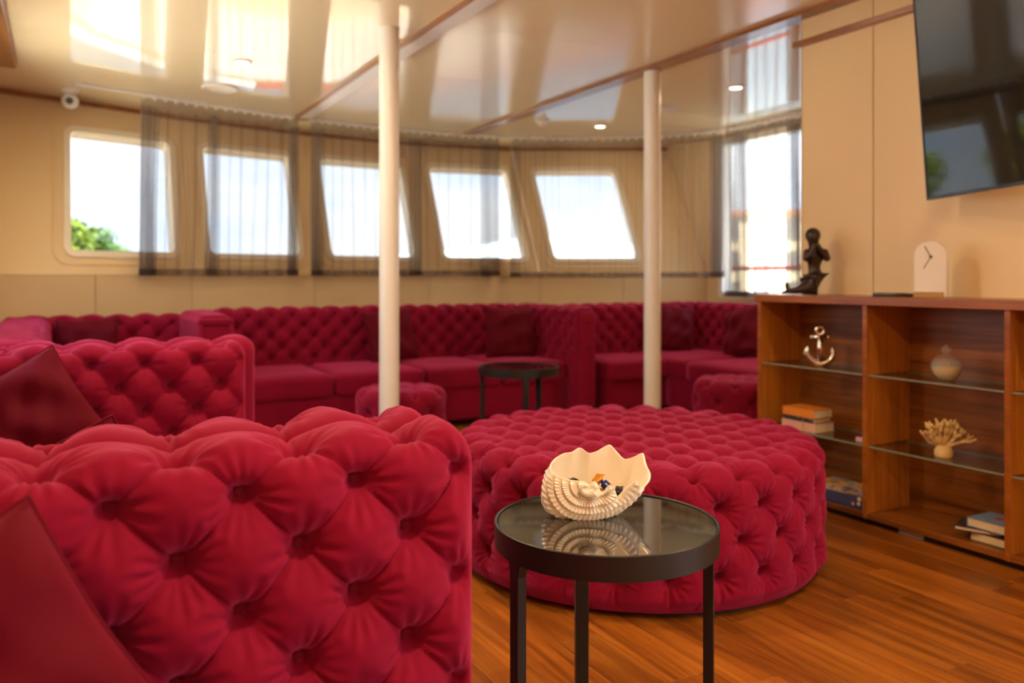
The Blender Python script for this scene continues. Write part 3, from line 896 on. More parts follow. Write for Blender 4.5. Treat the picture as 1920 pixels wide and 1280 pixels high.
# ------------------------------------------------------------------ cushions
def cushion(label, c, half, thick, rx, ry, rz, roll=0.0, mat=None, seed=0, n=34):
    """square scatter cushion: local x across, z up, y through; roll turns it in its own plane"""
    u = np.linspace(-1, 1, n)
    U, W = np.meshgrid(u, u, indexing='ij')
    pin = 1 - 0.07 * (1 - np.abs(U) ** 1.5) * np.abs(W) ** 3
    pin2 = 1 - 0.07 * (1 - np.abs(W) ** 1.5) * np.abs(U) ** 3
    X = U * half * pin2; Z = W * half * pin
    prof = (np.clip(1 - U ** 4, 0, 1) * np.clip(1 - W ** 4, 0, 1)) ** 0.55
    rng = np.random.RandomState(seed)
    wr = np.zeros_like(U)
    for k in range(6):
        a = rng.uniform(0, PI); f = rng.uniform(3, 12); p = rng.uniform(0, 6)
        wr += np.sin(f * (U * math.cos(a) + W * math.sin(a)) + p + 1.5 * np.sin(2 * U + p)) / 6
    cr = np.exp(-((np.abs(U) - 1) ** 2 + (np.abs(W) - 1) ** 2) / 0.18)
    ang = np.arctan2(np.abs(W) - 1, np.abs(U) - 1)
    wr2 = np.sin(9 * ang + seed) * cr
    T = thick * prof * (1 + 0.42 * wr) + thick * 0.08 * wr2 * prof
    front = np.stack([X, -T, Z], -1); backp = np.stack([X, T, Z], -1)
    V = np.concatenate([front.reshape(-1, 3), backp.reshape(-1, 3)])
    idx = np.arange(n * n).reshape(n, n)
    a, b, c_, d = idx[:-1, :-1].ravel(), idx[1:, :-1].ravel(), idx[1:, 1:].ravel(), idx[:-1, 1:].ravel()
    Q = np.concatenate([np.stack([a, b, c_, d], 1), np.stack([a, d, c_, b], 1) + n * n])
    o = empty('cushion', c, label=label, cat='cushion', group='crimson scatter cushions')
    o.rotation_euler = (Matrix.Rotation(rz, 3, 'Z') @ Matrix.Rotation(rx, 3, 'X') @ Matrix.Rotation(ry, 3, 'Y')).to_euler()
    Rm = Matrix.Rotation(roll, 3, 'Y')
    V = V @ np.array(Rm).T
    me = np_mesh('cover', V, Q, mat or M['velvet_d'])
    bm = bmesh.new(); bm.from_mesh(me); bmesh.ops.remove_doubles(bm, verts=bm.verts, dist=1e-4); bm.to_mesh(me); bm.free()
    link('cover', me, o)
    ring = [(X[i, 0], 0, Z[i, 0]) for i in range(n)] + [(X[-1, j], 0, Z[-1, j]) for j in range(1, n)] + [(X[i, -1], 0, Z[i, -1]) for i in range(n - 2, -1, -1)] + [(X[0, j], 0, Z[0, j]) for j in range(n - 2, -1, -1)]
    ring = [tuple(Rm @ Vector(p)) for p in ring]
    mb = MB(); mb.tube(ring, 0.0035, 6, cap=False)
    mb.obj('piping', mat or M['velvet_d'], o, smooth=3.2)
    return o
R30 = math.radians
cushion('deep red velvet cushion in the bottom left corner on the foreground sofa', (-0.105, 1.165, 0.625), 0.185, 0.075, R30(-14), 0, 0, R30(-30), seed=1)
cushion('deep red cushion leaning on the far arm of the second sofa', (-0.10, 3.475, 0.645), 0.19, 0.065, R30(-13), 0, 0, R30(-30), seed=2)
cushion('deep red cushion whose corner peeks over the near arm of the second sofa', (0.00, 1.86, 0.655), 0.175, 0.055, R30(14), 0, 0, R30(-24), seed=3)
cushion('deep red cushion standing on the corner sofa under the leftmost window', (0.17, 6.47, 0.665), 0.20, 0.06, R30(-12), 0, 0, R30(-3), seed=4)
cushion('deep red cushion on the long sofa beside the nearer column', (2.36, 6.40, 0.675), 0.215, 0.065, R30(-14), 0, R30(4), R30(-6), seed=5)
cushion('deep red cushion on the long sofa near its right arm, behind the far side table', (3.37, 6.22, 0.68), 0.22, 0.065, R30(-14), 0, R30(-10), R30(2), seed=6)
cushion('wrinkled deep red cushion on the corner sofa behind the farther column', (4.93, 5.98, 0.68), 0.225, 0.065, R30(-14), 0, R30(-8), R30(10), seed=7)
cushion('smooth red cushion on the corner sofa close to the cabinet', (5.19, 5.33, 0.68), 0.225, 0.075, R30(-16), 0, R30(-90), R30(-14), seed=8)

# ------------------------------------------------------------------ side tables
def side_table(x, y, label, rot):
    R, H = 0.25, 0.605
    o = empty('side_table', (x, y, 0), rot, label=label, cat='table', group='black round side tables')
    MB().lathe([(R - 0.012, H - 0.052), (R, H - 0.050), (R, H), (R - 0.003, H + 0.002), (R - 0.006, H), (R - 0.006, H - 0.008), (R - 0.012, H - 0.010), (R - 0.012, H - 0.052)], 96, cap=False).obj('rim', M['black'], o, smooth=0.5)
    MB().lathe([(0, H - 0.010), (R - 0.0065, H - 0.010), (R - 0.0065, H - 0.003), (R - 0.008, H - 0.002), (0, H - 0.002)], 96, cap=False).obj('glass_top', M['smoked'], o, smooth=0.5)
    for k, dg in enumerate((99, 209, -17)):
        a = math.radians(dg)
        # flat bar leg widening into a bracket under the rim
        rr = R - 0.013
        prof = [(0.024, H - 0.012), (0.024, H - 0.058), (0.017, H - 0.085), (0.0155, 0.0)]
        V = []; F = []
        for (w, z) in prof:
            for (du, dv) in ((-w, 0.0), (w, 0.0), (w, -0.022), (-w, -0.022)):
                V.append((rr + dv, du, z))
        m = len(prof)
        for i in range(m - 1):
            for q in range(4):
                q2 = (q + 1) % 4
                F.append((i * 4 + q, (i + 1) * 4 + q, (i + 1) * 4 + q2, i * 4 + q2))
        F += [(0, 1, 2, 3), tuple((m - 1) * 4 + q for q in (3, 2, 1, 0))]
        lg = link('leg', mesh_from('leg', V, F, M['black']), o)
        lg.rotation_euler = (0, 0, a)
        bv = lg.modifiers.new('bevel', 'BEVEL'); bv.width = 0.0015; bv.segments = 2
    return o
TX, TY = 1.075, 1.532
side_table(TX, TY, 'black metal side table with smoked glass top in front, holding the shell bowl', -YAW)
side_table(2.476, 4.459, 'black round side table farther off in front of the long sofa', -YAW + 1.25)

# ------------------------------------------------------------------ shell bowl
def shell_bowl(loc, rz):
    root = empty('shell_bowl', loc, rz, label='glazed white ceramic seashell bowl with a wavy rim on the front table', cat='bowl')
    NA, NV = 560, 110
    ph = np.linspace(0, 2 * PI, NA, endpoint=False)
    # rim control points in plan angle (deg): radius x/y scale, height  (0 = right, 270 = viewer side)
    ctl = np.array([
        #  ang    r      z
        (0,    0.134, 0.094), (9,  0.130, 0.106), (19, 0.128, 0.138), (30, 0.124, 0.120), (42, 0.112, 0.112), (60, 0.102, 0.148), (78, 0.092, 0.131), (90, 0.088, 0.126),
        (104,  0.090, 0.141), (118, 0.091, 0.131), (130, 0.096, 0.130), (144, 0.102, 0.122), (158, 0.104, 0.113), (172, 0.103, 0.105),
        (186,  0.100, 0.101), (200, 0.095, 0.096), (214, 0.086, 0.091), (228, 0.076, 0.089), (243, 0.069, 0.089), (255, 0.068, 0.080), (266, 0.075, 0.094),
        (278,  0.074, 0.062), (291, 0.086, 0.088), (305, 0.086, 0.046), (321, 0.110, 0.098), (337, 0.114, 0.058), (350, 0.130, 0.080), (360, 0.134, 0.094)])
    pd = np.degrees(ph)
    def smooth(col):
        f = np.interp(np.concatenate([pd - 360, pd, pd + 360]), np.concatenate([ctl[:-1, 0] - 360, ctl[:-1, 0], ctl[:-1, 0] + 360]), np.tile(ctl[:-1, col], 3))
        k = np.hanning(19); k /= k.sum()
        return np.convolve(f, k, 'same')[NA:2 * NA]
    rr, rz_ = smooth(1), smooth(2)
    v = np.linspace(0, 1, NV)
    PH, Vv = np.meshgrid(ph, v, indexing='ij')
    # base footprint ellipse, shifted
    bx, by = 0.062, 0.036
    def surf(rimr, rimz, vv, thick):
        cx = -0.020 * (1 - vv)
        sx = np.sin(np.clip(vv, 0, 1) * PI / 2) ** 0.75
        R0x = bx; R0y = by
        # flat foot for v<.12 then wall
        t = np.clip((vv - 0.10) / 0.90, 0, 1)
        wR = np.clip(np.cos(PH), 0, 1) ** 0.7
        g = (1 - wR) * np.sin(t * PI / 2) ** 0.85 + wR * t ** 0.9
        zz = rimz[:, None] * ((1 - wR) * (1 - np.cos(t * PI / 2)) ** 0.92 + wR * t ** 1.15)
        rx = np.where(vv < 0.10, bx * vv / 0.10, bx + (rimr[:, None] - bx) * g)
        ry_r = rimr[:, None] * 0.80
        ry = np.where(vv < 0.10, by * vv / 0.10, by + (ry_r - by) * g)
        belly = 0.012 * np.sin(np.clip(t, 0, 1) * PI) * (np.clip(-np.cos(PH), 0, 1) + 0.35)
        x = (rx + belly - thick) * np.cos(PH) + cx
        y = (ry + belly * 0.8 - thick) * np.sin(PH)
        return np.stack([x, y, zz + thick * np.where(t < 0.5, 1.0, 2 * (1 - t))], -1)
    Po = surf(rr, rz_, Vv, 0.0)
    Pi = surf(rr, rz_, Vv, 0.0055)
    # outward normals of outer surface
    du = np.roll(Po, -1, 0) - np.roll(Po, 1, 0)
    dv = np.gradient(Po, axis=1)
    nrm = np.cross(du, dv); nrm /= np.maximum(np.linalg.norm(nrm, axis=-1, keepdims=True), 1e-9)
    # growth bands sweep round an umbo on the viewer's side; fine ribs cross them
    U = np.array([-0.030, -0.058, 0.082])
    dx_ = Po[..., 0] - U[0]; dz_ = (Po[..., 2] - U[2]) * 1.12; dy_ = Po[..., 1] - U[1]
    behind = np.clip(dy_, 0, None)
    d = np.sqrt(dx_ ** 2 * np.where(dx_ > 0, 0.36, 1.15) + dz_ ** 2 + 0.9 * behind ** 2)
    ang = np.arctan2(dz_, dx_)
    band = d / 0.0190
    fr_ = band - np.floor(band)
    saw = np.where(fr_ < 0.78, fr_ / 0.78, (1 - fr_) / 0.22)
    ribs = np.sin(ang * 54 + np.floor(band) * 1.7 + 6 * behind / 0.02)
    side = sstep(Vv, 0.10, 0.2) * (1 - sstep(Vv, 0.93, 0.995)) 
    disp = side * (0.0062 * saw - 0.001 + 0.0010 * ribs * np.clip(saw * 1.4, 0, 1) * sstep(d, 0.012, 0.03))
    # inner flutes follow the rim waves
    zav = np.convolve(np.concatenate([rz_, rz_, rz_]), np.ones(61) / 61, 'same')[NA:2 * NA]
    wave = (rz_ - zav)[:, None] * np.clip((Vv - 0.35) / 0.65, 0, 1)
    Po = Po + nrm * disp[..., None] + nrm * (0.35 * wave)[..., None]
    Pi = Pi + nrm * (0.35 * wave)[..., None]
    V1, Q1 = grid_mesh('s', Po, None, closed_u=True)
    V2, Q2 = grid_mesh('s', Pi, None, closed_u=True, flip=True)
    V = np.concatenate([V1, V2]); off = len(V1)
    Q = np.concatenate([Q1, Q2 + off])
    i = np.arange(NA); j = (i + 1) % NA
    rim = np.stack([i * NV + NV - 1, j * NV + NV - 1, j * NV + NV - 1 + off, i * NV + NV - 1 + off], 1)
    Q = np.concatenate([Q, rim])
    me = np_mesh('shell_body', V, Q, M['ceramic'])
    bm = bmesh.new(); bm.from_mesh(me); bmesh.ops.remove_doubles(bm, verts=bm.verts, dist=1e-5); bmesh.ops.recalc_face_normals(bm, faces=bm.faces); bm.to_mesh(me); bm.free()
    me.shade_smooth()
    link('shell_body', me, root)
    # curled tip of the spiral
    mb = MB()
    pts = []; rs = []
    for k in range(26):
        t = k / 25
        a = 0.6 + 4.4 * t
        q = 0.020 * (1 - t) ** 1.2 + 0.003
        pts.append((-0.026 + q * math.cos(a), -0.064 + 0.004 * math.sin(3 * t) - 0.006 * t, 0.079 - q * 0.8 * math.sin(a)))
        rs.append(0.0065 * (1 - t) + 0.004)
    mb.tube(pts, rs, 14)
    mb.obj('spiral_tip', M['ceramic'], root, smooth=3.2)
    return root
SZ = 0.603
shell = shell_bowl((TX + 0.005, TY + 0.055, SZ), -YAW + 0.06)
def candy(label, off, rot, col, foil=0.25):
    m = plain('candy_wrapper', col, foil, metal=0.3, noise=0.35, nscale=120)
    c = empty('wrapped_sweet', tuple(shell.location + Matrix.Rotation(-YAW + 0.06, 3, 'Z') @ Vector(off)), label=label, cat='candy', group='wrapped sweets in the shell bowl')
    c.rotation_euler = rot
    MB().box((-0.013, -0.009, -0.007), (0.013, 0.009, 0.007), 0.003).obj('wrapper', m, c, smooth=0.8)
    f = MB()
    for sg in (-1, 1):
        f.add([(sg * 0.012, -0.005, -0.002), (sg * 0.022, -0.009, 0.003), (sg * 0.022, 0.009, -0.003), (sg * 0.012, 0.005, 0.002)], [(0, 1, 2, 3)])
    f.obj('twist_end', m, c, smooth=None)
candy('orange wrapped sweet on top of the pile in the shell bowl', (0.010, 0.005, 0.079), (0.3, -0.4, 0.5), (0.75, 0.28, 0.02))
candy('navy blue wrapped sweet in the shell bowl', (0.030, -0.008, 0.066), (0.5, 0.7, -0.6), (0.02, 0.03, 0.16))
candy('dark brown wrapped sweet at the left in the shell bowl', (-0.040, 0.000, 0.074), (0.2, 0.6, 0.3), (0.06, 0.025, 0.012))
candy('golden brown wrapped sweet low in the shell bowl', (-0.012, -0.008, 0.064), (0.1, 0.2, 1.3), (0.22, 0.10, 0.03))
candy('second orange wrapped sweet underneath in the shell bowl', (0.012, -0.004, 0.052), (-0.3, 0.1, 2.2), (0.7, 0.25, 0.03))
candy('dark wrapped sweet at the bottom of the shell bowl', (-0.02, 0.012, 0.045), (0.0, 0.1, 0.2), (0.05, 0.03, 0.03))
candy('black wrapped sweet towards the right of the shell bowl', (0.058, 0.0, 0.052), (0.2, -0.3, 0.8), (0.03, 0.025, 0.03))

# ------------------------------------------------------------------ cabinet
CX, CY = 3.278, 3.263
BAY = 0.661; DEP = 0.318; TOPZ = 1.061; T = 0.024
cab = empty('display_cabinet', (CX, CY, 0), label='long wooden display cabinet with open bays and glass shelves by the right wall', cat='cabinet')
NB = 3
LEN = NB * BAY + T
MB().box((-0.012, -LEN - 0.01, TOPZ - 0.040), (DEP + 0.008, 0.010, TOPZ), 0.003).obj('top_board', M['woodtop'], cab, smooth=None)
MB().box((0.004, -LEN, 0.030), (DEP, 0, 0.054), 0.002).obj('bottom_board', M['woodh'], cab, smooth=None)
MB().box((0.035, -LEN + 0.02, 0.0), (DEP - 0.02, -0.02, 0.030)).obj('plinth', M['blackplastic'], cab, smooth=None)
MB().box((DEP - 0.012, -LEN, 0.03), (DEP, 0, TOPZ - 0.04)).obj('back_panel', M['woodh'], cab, smooth=None)
for k in range(NB + 1):
    y1 = -k * BAY
    nm = 'side_panel' if k in (0, NB) else 'divider'
    dv = MB().box((0.004, y1 - T, 0.054), (DEP - 0.012, y1, TOPZ - 0.04), 0.0015).obj(nm, M['woodv'], cab, smooth=None)
    MB().box((0.0, y1 - T, 0.030), (0.0045, y1, TOPZ - 0.04), 0.001).obj('edge_strip', M['woodtop'], dv, smooth=None)
for k in range(NB):
    y1 = -k * BAY - T; y0 = -(k + 1) * BAY
    for zs in (0.369, 0.700):
        V = [(0.012, y0, zs - 0.008), (DEP - 0.03, y0, zs - 0.008), (DEP - 0.03, y1, zs - 0.008), (0.012, y1, zs - 0.008)]
        V += [(a, b, zs) for a, b, c in V]
        me = mesh_from('glass_shelf', V, [(3, 2, 1, 0), (4, 5, 6, 7), (0, 1, 5, 4), (1, 2, 6, 5), (2, 3, 7, 6), (3, 0, 4, 7)], M['shelfglass'])
        me.materials.append(M['shelfedge'])
        for f in (2, 3, 4, 5): me.polygons[f].material_index = 1
        link('glass_shelf', me, cab)
MB().box((0.028, -BAY - 0.29, 0.003), (0.034, -BAY - 0.17, 0.028)).obj('metal_plate', plain('grey_plate', (0.42, 0.34, 0.32), 0.4), cab, smooth=None)

# ------------------------------------------------------------------ things on and in the cabinet
def skin_mesh(name, verts, edges, radii, mat, parent, sub=2):
    me = bpy.data.meshes.new(name)
    me.from_pydata(verts, edges, [])
    me.materials.append(mat)
    o = link(name, me, parent)
    sk = o.modifiers.new('skin', 'SKIN'); sk.use_smooth_shade = True
    if not me.skin_vertices: me.skin_vertices_new() if hasattr(me, 'skin_vertices_new') else None
    lay = me.skin_vertices[0].data if len(me.skin_vertices) else None
    if lay is None:
        bpy.context.view_layer.objects.active = o
        bpy.ops.mesh.customdata_skin_add(); lay = me.skin_vertices[0].data
    for i, r in enumerate(radii):
        lay[i].radius = (r, r) if not isinstance(r, tuple) else r
        lay[i].use_root = (i == 0)
    sb = o.modifiers.new('subdivision', 'SUBSURF'); sb.levels = sub; sb.render_levels = sub
    return o

def chain(V, E, R, start, pts):
    """append a chain of (point, radius) joined to vertex index start"""
    prev = start
    for p, r in pts:
        V.append(p); R.append(r); i = len(V) - 1
        if prev is not None: E.append((prev, i))
        prev = i
    return prev

mer = empty('mermaid_figurine', (CX + 0.165, 3.045, TOPZ), -YAW + 0.1, label='dark bronze mermaid figurine sitting on the left end of the cabinet top', cat='figurine')
V = [(0.025, 0.0, 0.056)]; E = []; R = [(0.054, 0.048)]
ch = chain(V, E, R, 0, [((0.024, 0.004, 0.095), (0.044, 0.040)), ((0.018, 0.010, 0.132), (0.031, 0.027)), ((0.020, 0.008, 0.172), (0.040, 0.031)), ((0.024, 0.004, 0.212), (0.050, 0.031)), ((0.020, 0.002, 0.240), (0.023, 0.021)), ((0.012, -0.004, 0.262), (0.020, 0.020))])
chest = ch - 2
head = chain(V, E, R, ch, [((0.004, -0.008, 0.288), (0.034, 0.037)), ((0.006, -0.005, 0.318), (0.034, 0.036)), ((0.008, -0.003, 0.340), (0.018, 0.018))])
# arms, elbows out and down, hands brought up under the face
for sg in (-1, 1):
    chain(V, E, R, chest, [((0.024 + sg * 0.050, 0.0, 0.220), 0.022), ((0.022 + sg * 0.060, -0.014, 0.180), 0.018), ((0.010 + sg * 0.034, -0.044, 0.204), 0.0155), ((0.000 + sg * 0.012, -0.054, 0.246), 0.013), ((-0.003 + sg * 0.007, -0.050, 0.268), 0.012)])
# tail sweeping to the left and ending in a fluke
tail = chain(V, E, R, 0, [((-0.018, -0.012, 0.044), (0.045, 0.042)), ((-0.060, -0.014, 0.030), (0.032, 0.028)), ((-0.092, -0.008, 0.020), (0.021, 0.019)), ((-0.115, 0.0, 0.017), (0.013, 0.013))])
chain(V, E, R, tail, [((-0.130, 0.006, 0.038), (0.011, 0.015)), ((-0.128, 0.012, 0.064), (0.006, 0.011))])
chain(V, E, R, tail, [((-0.145, -0.010, 0.015), (0.013, 0.010)), ((-0.172, -0.020, 0.010), (0.008, 0.007))])
skin_mesh('body', V, E, R, M['bronze'], mer, 2)
hr = MB()
hr.ball((0.010, 0.006, 0.310), 0.040, 3, (0.98, 0.95, 1.0))
hr.ball((0.020, 0.020, 0.272), 0.030, 2, (0.9, 0.8, 1.5))
hr.ball((0.027, 0.022, 0.235), 0.022, 2, (0.9, 0.7, 1.6))
hr.obj('hair', M['bronze'], mer, smooth=3.2)
fa = MB()
fa.ball((-0.003, -0.046, 0.292), 0.0065, 2, (0.8, 1.2, 1.3))
fa.ball((-0.016, -0.040, 0.301), 0.005, 2); fa.ball((0.010, -0.040, 0.301), 0.005, 2)
fa.ball((-0.004, -0.044, 0.278), 0.006, 2, (1.5, 0.7, 0.6))
fa.obj('face', M['bronze'], mer, smooth=3.2)

# clock
clk = empty('table_clock', (CX + 0.16, 2.365, TOPZ), -PI / 2 + 0.35, label='white arched table clock with thin hands on the cabinet top', cat='clock')
W2, HH = 0.068, 0.252
arch = [(-W2, 0.0)] + [(W2 * math.cos(a), HH - W2 + W2 * math.sin(a)) for a in np.linspace(PI, 0, 24)] + [(W2, 0.0)]
Vc = [(x, -0.016, z) for x, z in arch] + [(x, 0.016, z) for x, z in arch]
nA = len(arch)
Fc = [tuple(range(nA)), tuple(range(2 * nA - 1, nA - 1, -1))] + [(k, nA + k, nA + (k + 1) % nA, (k + 1) % nA) for k in range(nA)]
bd = link('body', mesh_from('body', Vc, Fc, M['white'], 0.6), clk)
bv = bd.modifiers.new('bevel', 'BEVEL'); bv.width = 0.003; bv.segments = 2; bv.limit_method = 'ANGLE'
M['clockwood'] = wood('clock_wood', ((0.60, 0.36, 0.12), (0.52, 0.29, 0.09), (0.4, 0.2, 0.06)), 0, 0.4)
MB().box((-W2 + 0.002, -0.030, 0.0), (W2 - 0.012, -0.0155, 0.024), 0.002).obj('wooden_foot', M['clockwood'], clk, smooth=None)
dk = plain('clock_hand', (0.10, 0.075, 0.05), 0.4)
hc = Vector((0.004, -0.0185, HH - W2 - 0.002))
for (ang, ln, wd) in ((118, 0.054, 0.0018), (240, 0.060, 0.0012)):
    q = Vector((math.cos(R30(ang)), 0, math.sin(R30(ang))))
    m_ = MB(); m_.tube([hc - q * 0.008, hc + q * ln], wd, 6); m_.obj('hand', dk, clk, smooth=3.2)
m_ = MB(); m_.tube([hc + Vector((0, 0.003, 0)), hc + Vector((0, -0.003, 0))], 0.006, 16); m_.obj('hub', dk, clk, smooth=0.6)

# remote control
rm = empty('remote_control', (CX + 0.14, 2.545, TOPZ), -PI / 2 + 0.25, label='flat black remote control lying left of the arched clock', cat='remote')
MB().box((-0.088, -0.022, 0.0), (0.088, 0.022, 0.016), 0.006).obj('body', M['blackplastic'], rm, smooth=0.6)
bts = MB()
for i in range(8):
    for j in range(3): bts.box((-0.07 + i * 0.017, -0.014 + j * 0.011, 0.0155), (-0.061 + i * 0.017, -0.007 + j * 0.011, 0.0172))
bts.obj('keypad', plain('rubber_keys', (0.03, 0.03, 0.03), 0.6), rm, smooth=None)

# anchor
an = empty('anchor_figurine', (CX + 0.115, 2.945, 0.700), -YAW - 0.15, label='chrome anchor ornament on the upper glass shelf', cat='ornament')
m_ = MB(); m_.tube([(0, 0, 0.016), (0, 0, 0.09), (0, 0, 0.155)], [0.018, 0.016, 0.014], 14); m_.obj('shank', M['chrome'], an, smooth=3.2)
m_ = MB(); m_.tube([(-0.038, 0, 0.146), (0.038, 0, 0.146)], 0.013, 12); m_.ball((-0.038, 0, 0.146), 0.0145, 2); m_.ball((0.038, 0, 0.146), 0.0145, 2); m_.obj('stock', M['chrome'], an, smooth=3.2)
m_ = MB(); m_.tube([(0.019 * math.cos(a), 0, 0.180 + 0.019 * math.sin(a)) for a in np.linspace(0, 2 * PI, 20)], 0.009, 8, cap=False); m_.obj('ring', M['chrome'], an, smooth=3.2)
m_ = MB(); m_.tube([(0.066 * math.sin(a), 0, 0.078 - 0.066 * math.cos(a)) for a in np.linspace(-1.45, 1.45, 22)], [0.012 + 0.007 * math.cos(a) for a in np.linspace(-1.45, 1.45, 22)], 12)
for sg in (-1, 1):
    m_.tube([(sg * 0.066, 0, 0.060), (sg * 0.062, 0, 0.082), (sg * 0.060, 0, 0.100)], [0.017, 0.013, 0.002], 4)
m_.obj('arms', M['chrome'], an, smooth=0.9)

# candle jar
cj = empty('candle_jar', (CX + 0.115, 2.262, 0.700), 0, label='round clear glass candle jar with pointed lid on the upper glass shelf', cat='candle')
MB().lathe([(0.032, 0.0), (0.036, 0.004), (0.050, 0.022), (0.063, 0.050), (0.064, 0.068), (0.055, 0.088), (0.047, 0.094), (0.044, 0.092), (0.052, 0.084), (0.060, 0.066), (0.059, 0.050), (0.046, 0.024), (0.030, 0.007), (0.0, 0.006)], 40, cap=False).obj('jar', M['jarglass'], cj, smooth=3.2)
MB().lathe([(0.0, 0.0), (0.032, 0.0)], 40).obj('jar_foot', M['jarglass'], cj, smooth=3.2)
MB().lathe([(0.0, 0.0075), (0.030, 0.008), (0.045, 0.025), (0.056, 0.046), (0.057, 0.058), (0.0, 0.060)], 36, cap=False).obj('candle', plain('candle_wax', (0.90, 0.74, 0.34), 0.5), cj, smooth=1.0)
ld_ = MB().lathe([(0.050, 0.092), (0.047, 0.100), (0.030, 0.110), (0.012, 0.114), (0.013, 0.120), (0.022, 0.128), (0.022, 0.135), (0.012, 0.150), (0.0, 0.160)], 36, cap=False).obj('lid', M['jarglass'], cj, smooth=3.2)

# coral
co = empty('coral_ornament', (CX + 0.105, 2.268, 0.369), -YAW, label='pale branching coral on the lower glass shelf', cat='coral')
cm = plain('coral', (0.80, 0.54, 0.22), 0.75, noise=0.25, nscale=60)
rng = random.Random(5)
m_ = MB(); m_.lathe([(0.034, 0.0), (0.038, 0.012), (0.036, 0.03), (0.024, 0.05)], 16); m_.obj('stem', cm, co, smooth=1.0)
def branch(mb, p, d, r, ln, lev):
    p = Vector(p); d = Vector(d).normalized()
    q = p + d * ln * 0.5 + Vector((rng.uniform(-1, 1), rng.uniform(-1, 1), 0.4)) * 0.003
    e_ = p + d * ln
    mb.tube([p, q, e_], [r, r * 0.92, r * 0.85], 7)
    mb.ball(e_, r * 1.0, 1)
    for k in range(2):
        s = p + d * ln * rng.uniform(0.3, 0.9)
        mb.ball(s + Vector((rng.uniform(-1, 1), rng.uniform(-1, 1), rng.uniform(-1, 1))).normalized() * r * 0.9, r * 0.6, 1)
    if lev > 0:
        for k in range(rng.choice((2, 2, 3))):
            nd = (d + Vector((rng.uniform(-0.9, 0.9), rng.uniform(-0.7, 0.7), rng.uniform(-0.1, 0.5)))).normalized()
            branch(mb, e_, nd, r * 0.86, ln * rng.uniform(0.6, 0.85), lev - 1)
for k in range(10):
    a = -1.3 + 2.6 * k / 9
    m_ = MB()
    branch(m_, (0.016 * math.sin(a), rng.uniform(-0.012, 0.012), 0.045), (math.sin(a) * 1.0, rng.uniform(-0.35, 0.35), math.cos(a) + 0.12), 0.0075, 0.050, 2)
    m_.obj('branch', cm, co, smooth=3.2)

# books and the game box
def book(name, label, x0, x1, y0, y1, z0, z1, cover, pages=(0.78, 0.68, 0.48), spine='x', group=None, tilt=0.0, extra=None):
    """lying book, spine on the -x side (towards the room) or the +y side"""
    c = ((x0 + x1) / 2, (y0 + y1) / 2, z0)
    o = empty(name, c, tilt, label=label, cat='book', group=group)
    X0, X1, Y0, Y1, Hh = x0 - c[0], x1 - c[0], y0 - c[1], y1 - c[1], z1 - z0
    cm_ = cover if not isinstance(cover, tuple) else plain('book_cover', cover, 0.45, noise=0.15, nscale=40)
    pmt = plain('book_pages', pages, 0.8)
    t = 0.003
    MB().box((X0, Y0, 0), (X1, Y1, t), 0.0008).obj('cover', cm_, o, smooth=None)
    MB().box((X0, Y0, Hh - t), (X1, Y1, Hh), 0.0008).obj('cover', cm_, o, smooth=None)
    if spine == 'x':
        MB().box((X0 - 0.001, Y0, 0), (X0 + t, Y1, Hh), 0.001).obj('spine', cm_, o, smooth=None)
        MB().box((X0 + t, Y0 + 0.004, t), (X1 - 0.004, Y1 - 0.004, Hh - t)).obj('pages', pmt, o, smooth=None)
    else:
        MB().box((X0, Y1 - t, 0), (X1, Y1 + 0.001, Hh), 0.001).obj('spine', cm_, o, smooth=None)
        MB().box((X0 + 0.003, Y0 + 0.003, t), (X1 - 0.003, Y1 - t, Hh - t)).obj('pages', pmt, o, smooth=None)
    return o
G1 = 'books stacked on the lower glass shelf'
bz = 0.369
pk = book('book', 'pale pink book at the bottom of the stack on the glass shelf', CX + 0.035, CX + 0.175, 2.905, 3.125, bz, bz + 0.046, (0.78, 0.40, 0.30), group=G1)
MB().box((-0.0725, -0.036, 0.0), (-0.0705, -0.026, 0.046)).obj('ribbon', plain('gold_ribbon', (0.60, 0.36, 0.08), 0.4), pk, smooth=None)
dk_m, nt_, bs_ = new_mat('dark_cover')
vo = nt_.nodes.new('ShaderNodeTexVoronoi'); vo.inputs['Scale'].default_value = 60
tc_ = nt_.nodes.new('ShaderNodeTexCoord'); cr_ = nt_.nodes.new('ShaderNodeValToRGB')
cr_.color_ramp.elements[0].color = (0.45, 0.32, 0.22, 1); cr_.color_ramp.elements[0].position = 0.18
cr_.color_ramp.elements[1].color = (0.035, 0.025, 0.025, 1); cr_.color_ramp.elements[1].position = 0.30
nt_.links.new(tc_.outputs['Object'], vo.inputs['Vector']); nt_.links.new(vo.outputs['Distance'], cr_.inputs['Fac']); nt_.links.new(cr_.outputs['Color'], bs_.inputs['Base Color'])
book('book', 'thin dark patterned book between the pink and the orange one', CX + 0.038, CX + 0.172, 2.925, 3.115, bz + 0.046, bz + 0.070, dk_m, group=G1)
book('book', 'bright orange book on top of the stack on the glass shelf', CX + 0.034, CX + 0.172, 2.915, 3.118, bz + 0.070, bz + 0.112, (0.80, 0.24, 0.02), group=G1)
sb_ = empty('trinket_box', (CX + 0.085, 2.665, bz), 0.2, label='tiny pink and dark box at the right end of the lower shelf', cat='box')
MB().box((-0.03, -0.022, 0), (0.03, 0.022, 0.020), 0.002).obj('base', plain('pink_card', (0.70, 0.42, 0.40), 0.5), sb_, smooth=None)
MB().box((-0.02, -0.018, 0.0202), (0.028, 0.018, 0.044), 0.003).obj('lid', plain('dark_red_card', (0.16, 0.03, 0.03), 0.45, noise=0.5, nscale=50), sb_, smooth=None)

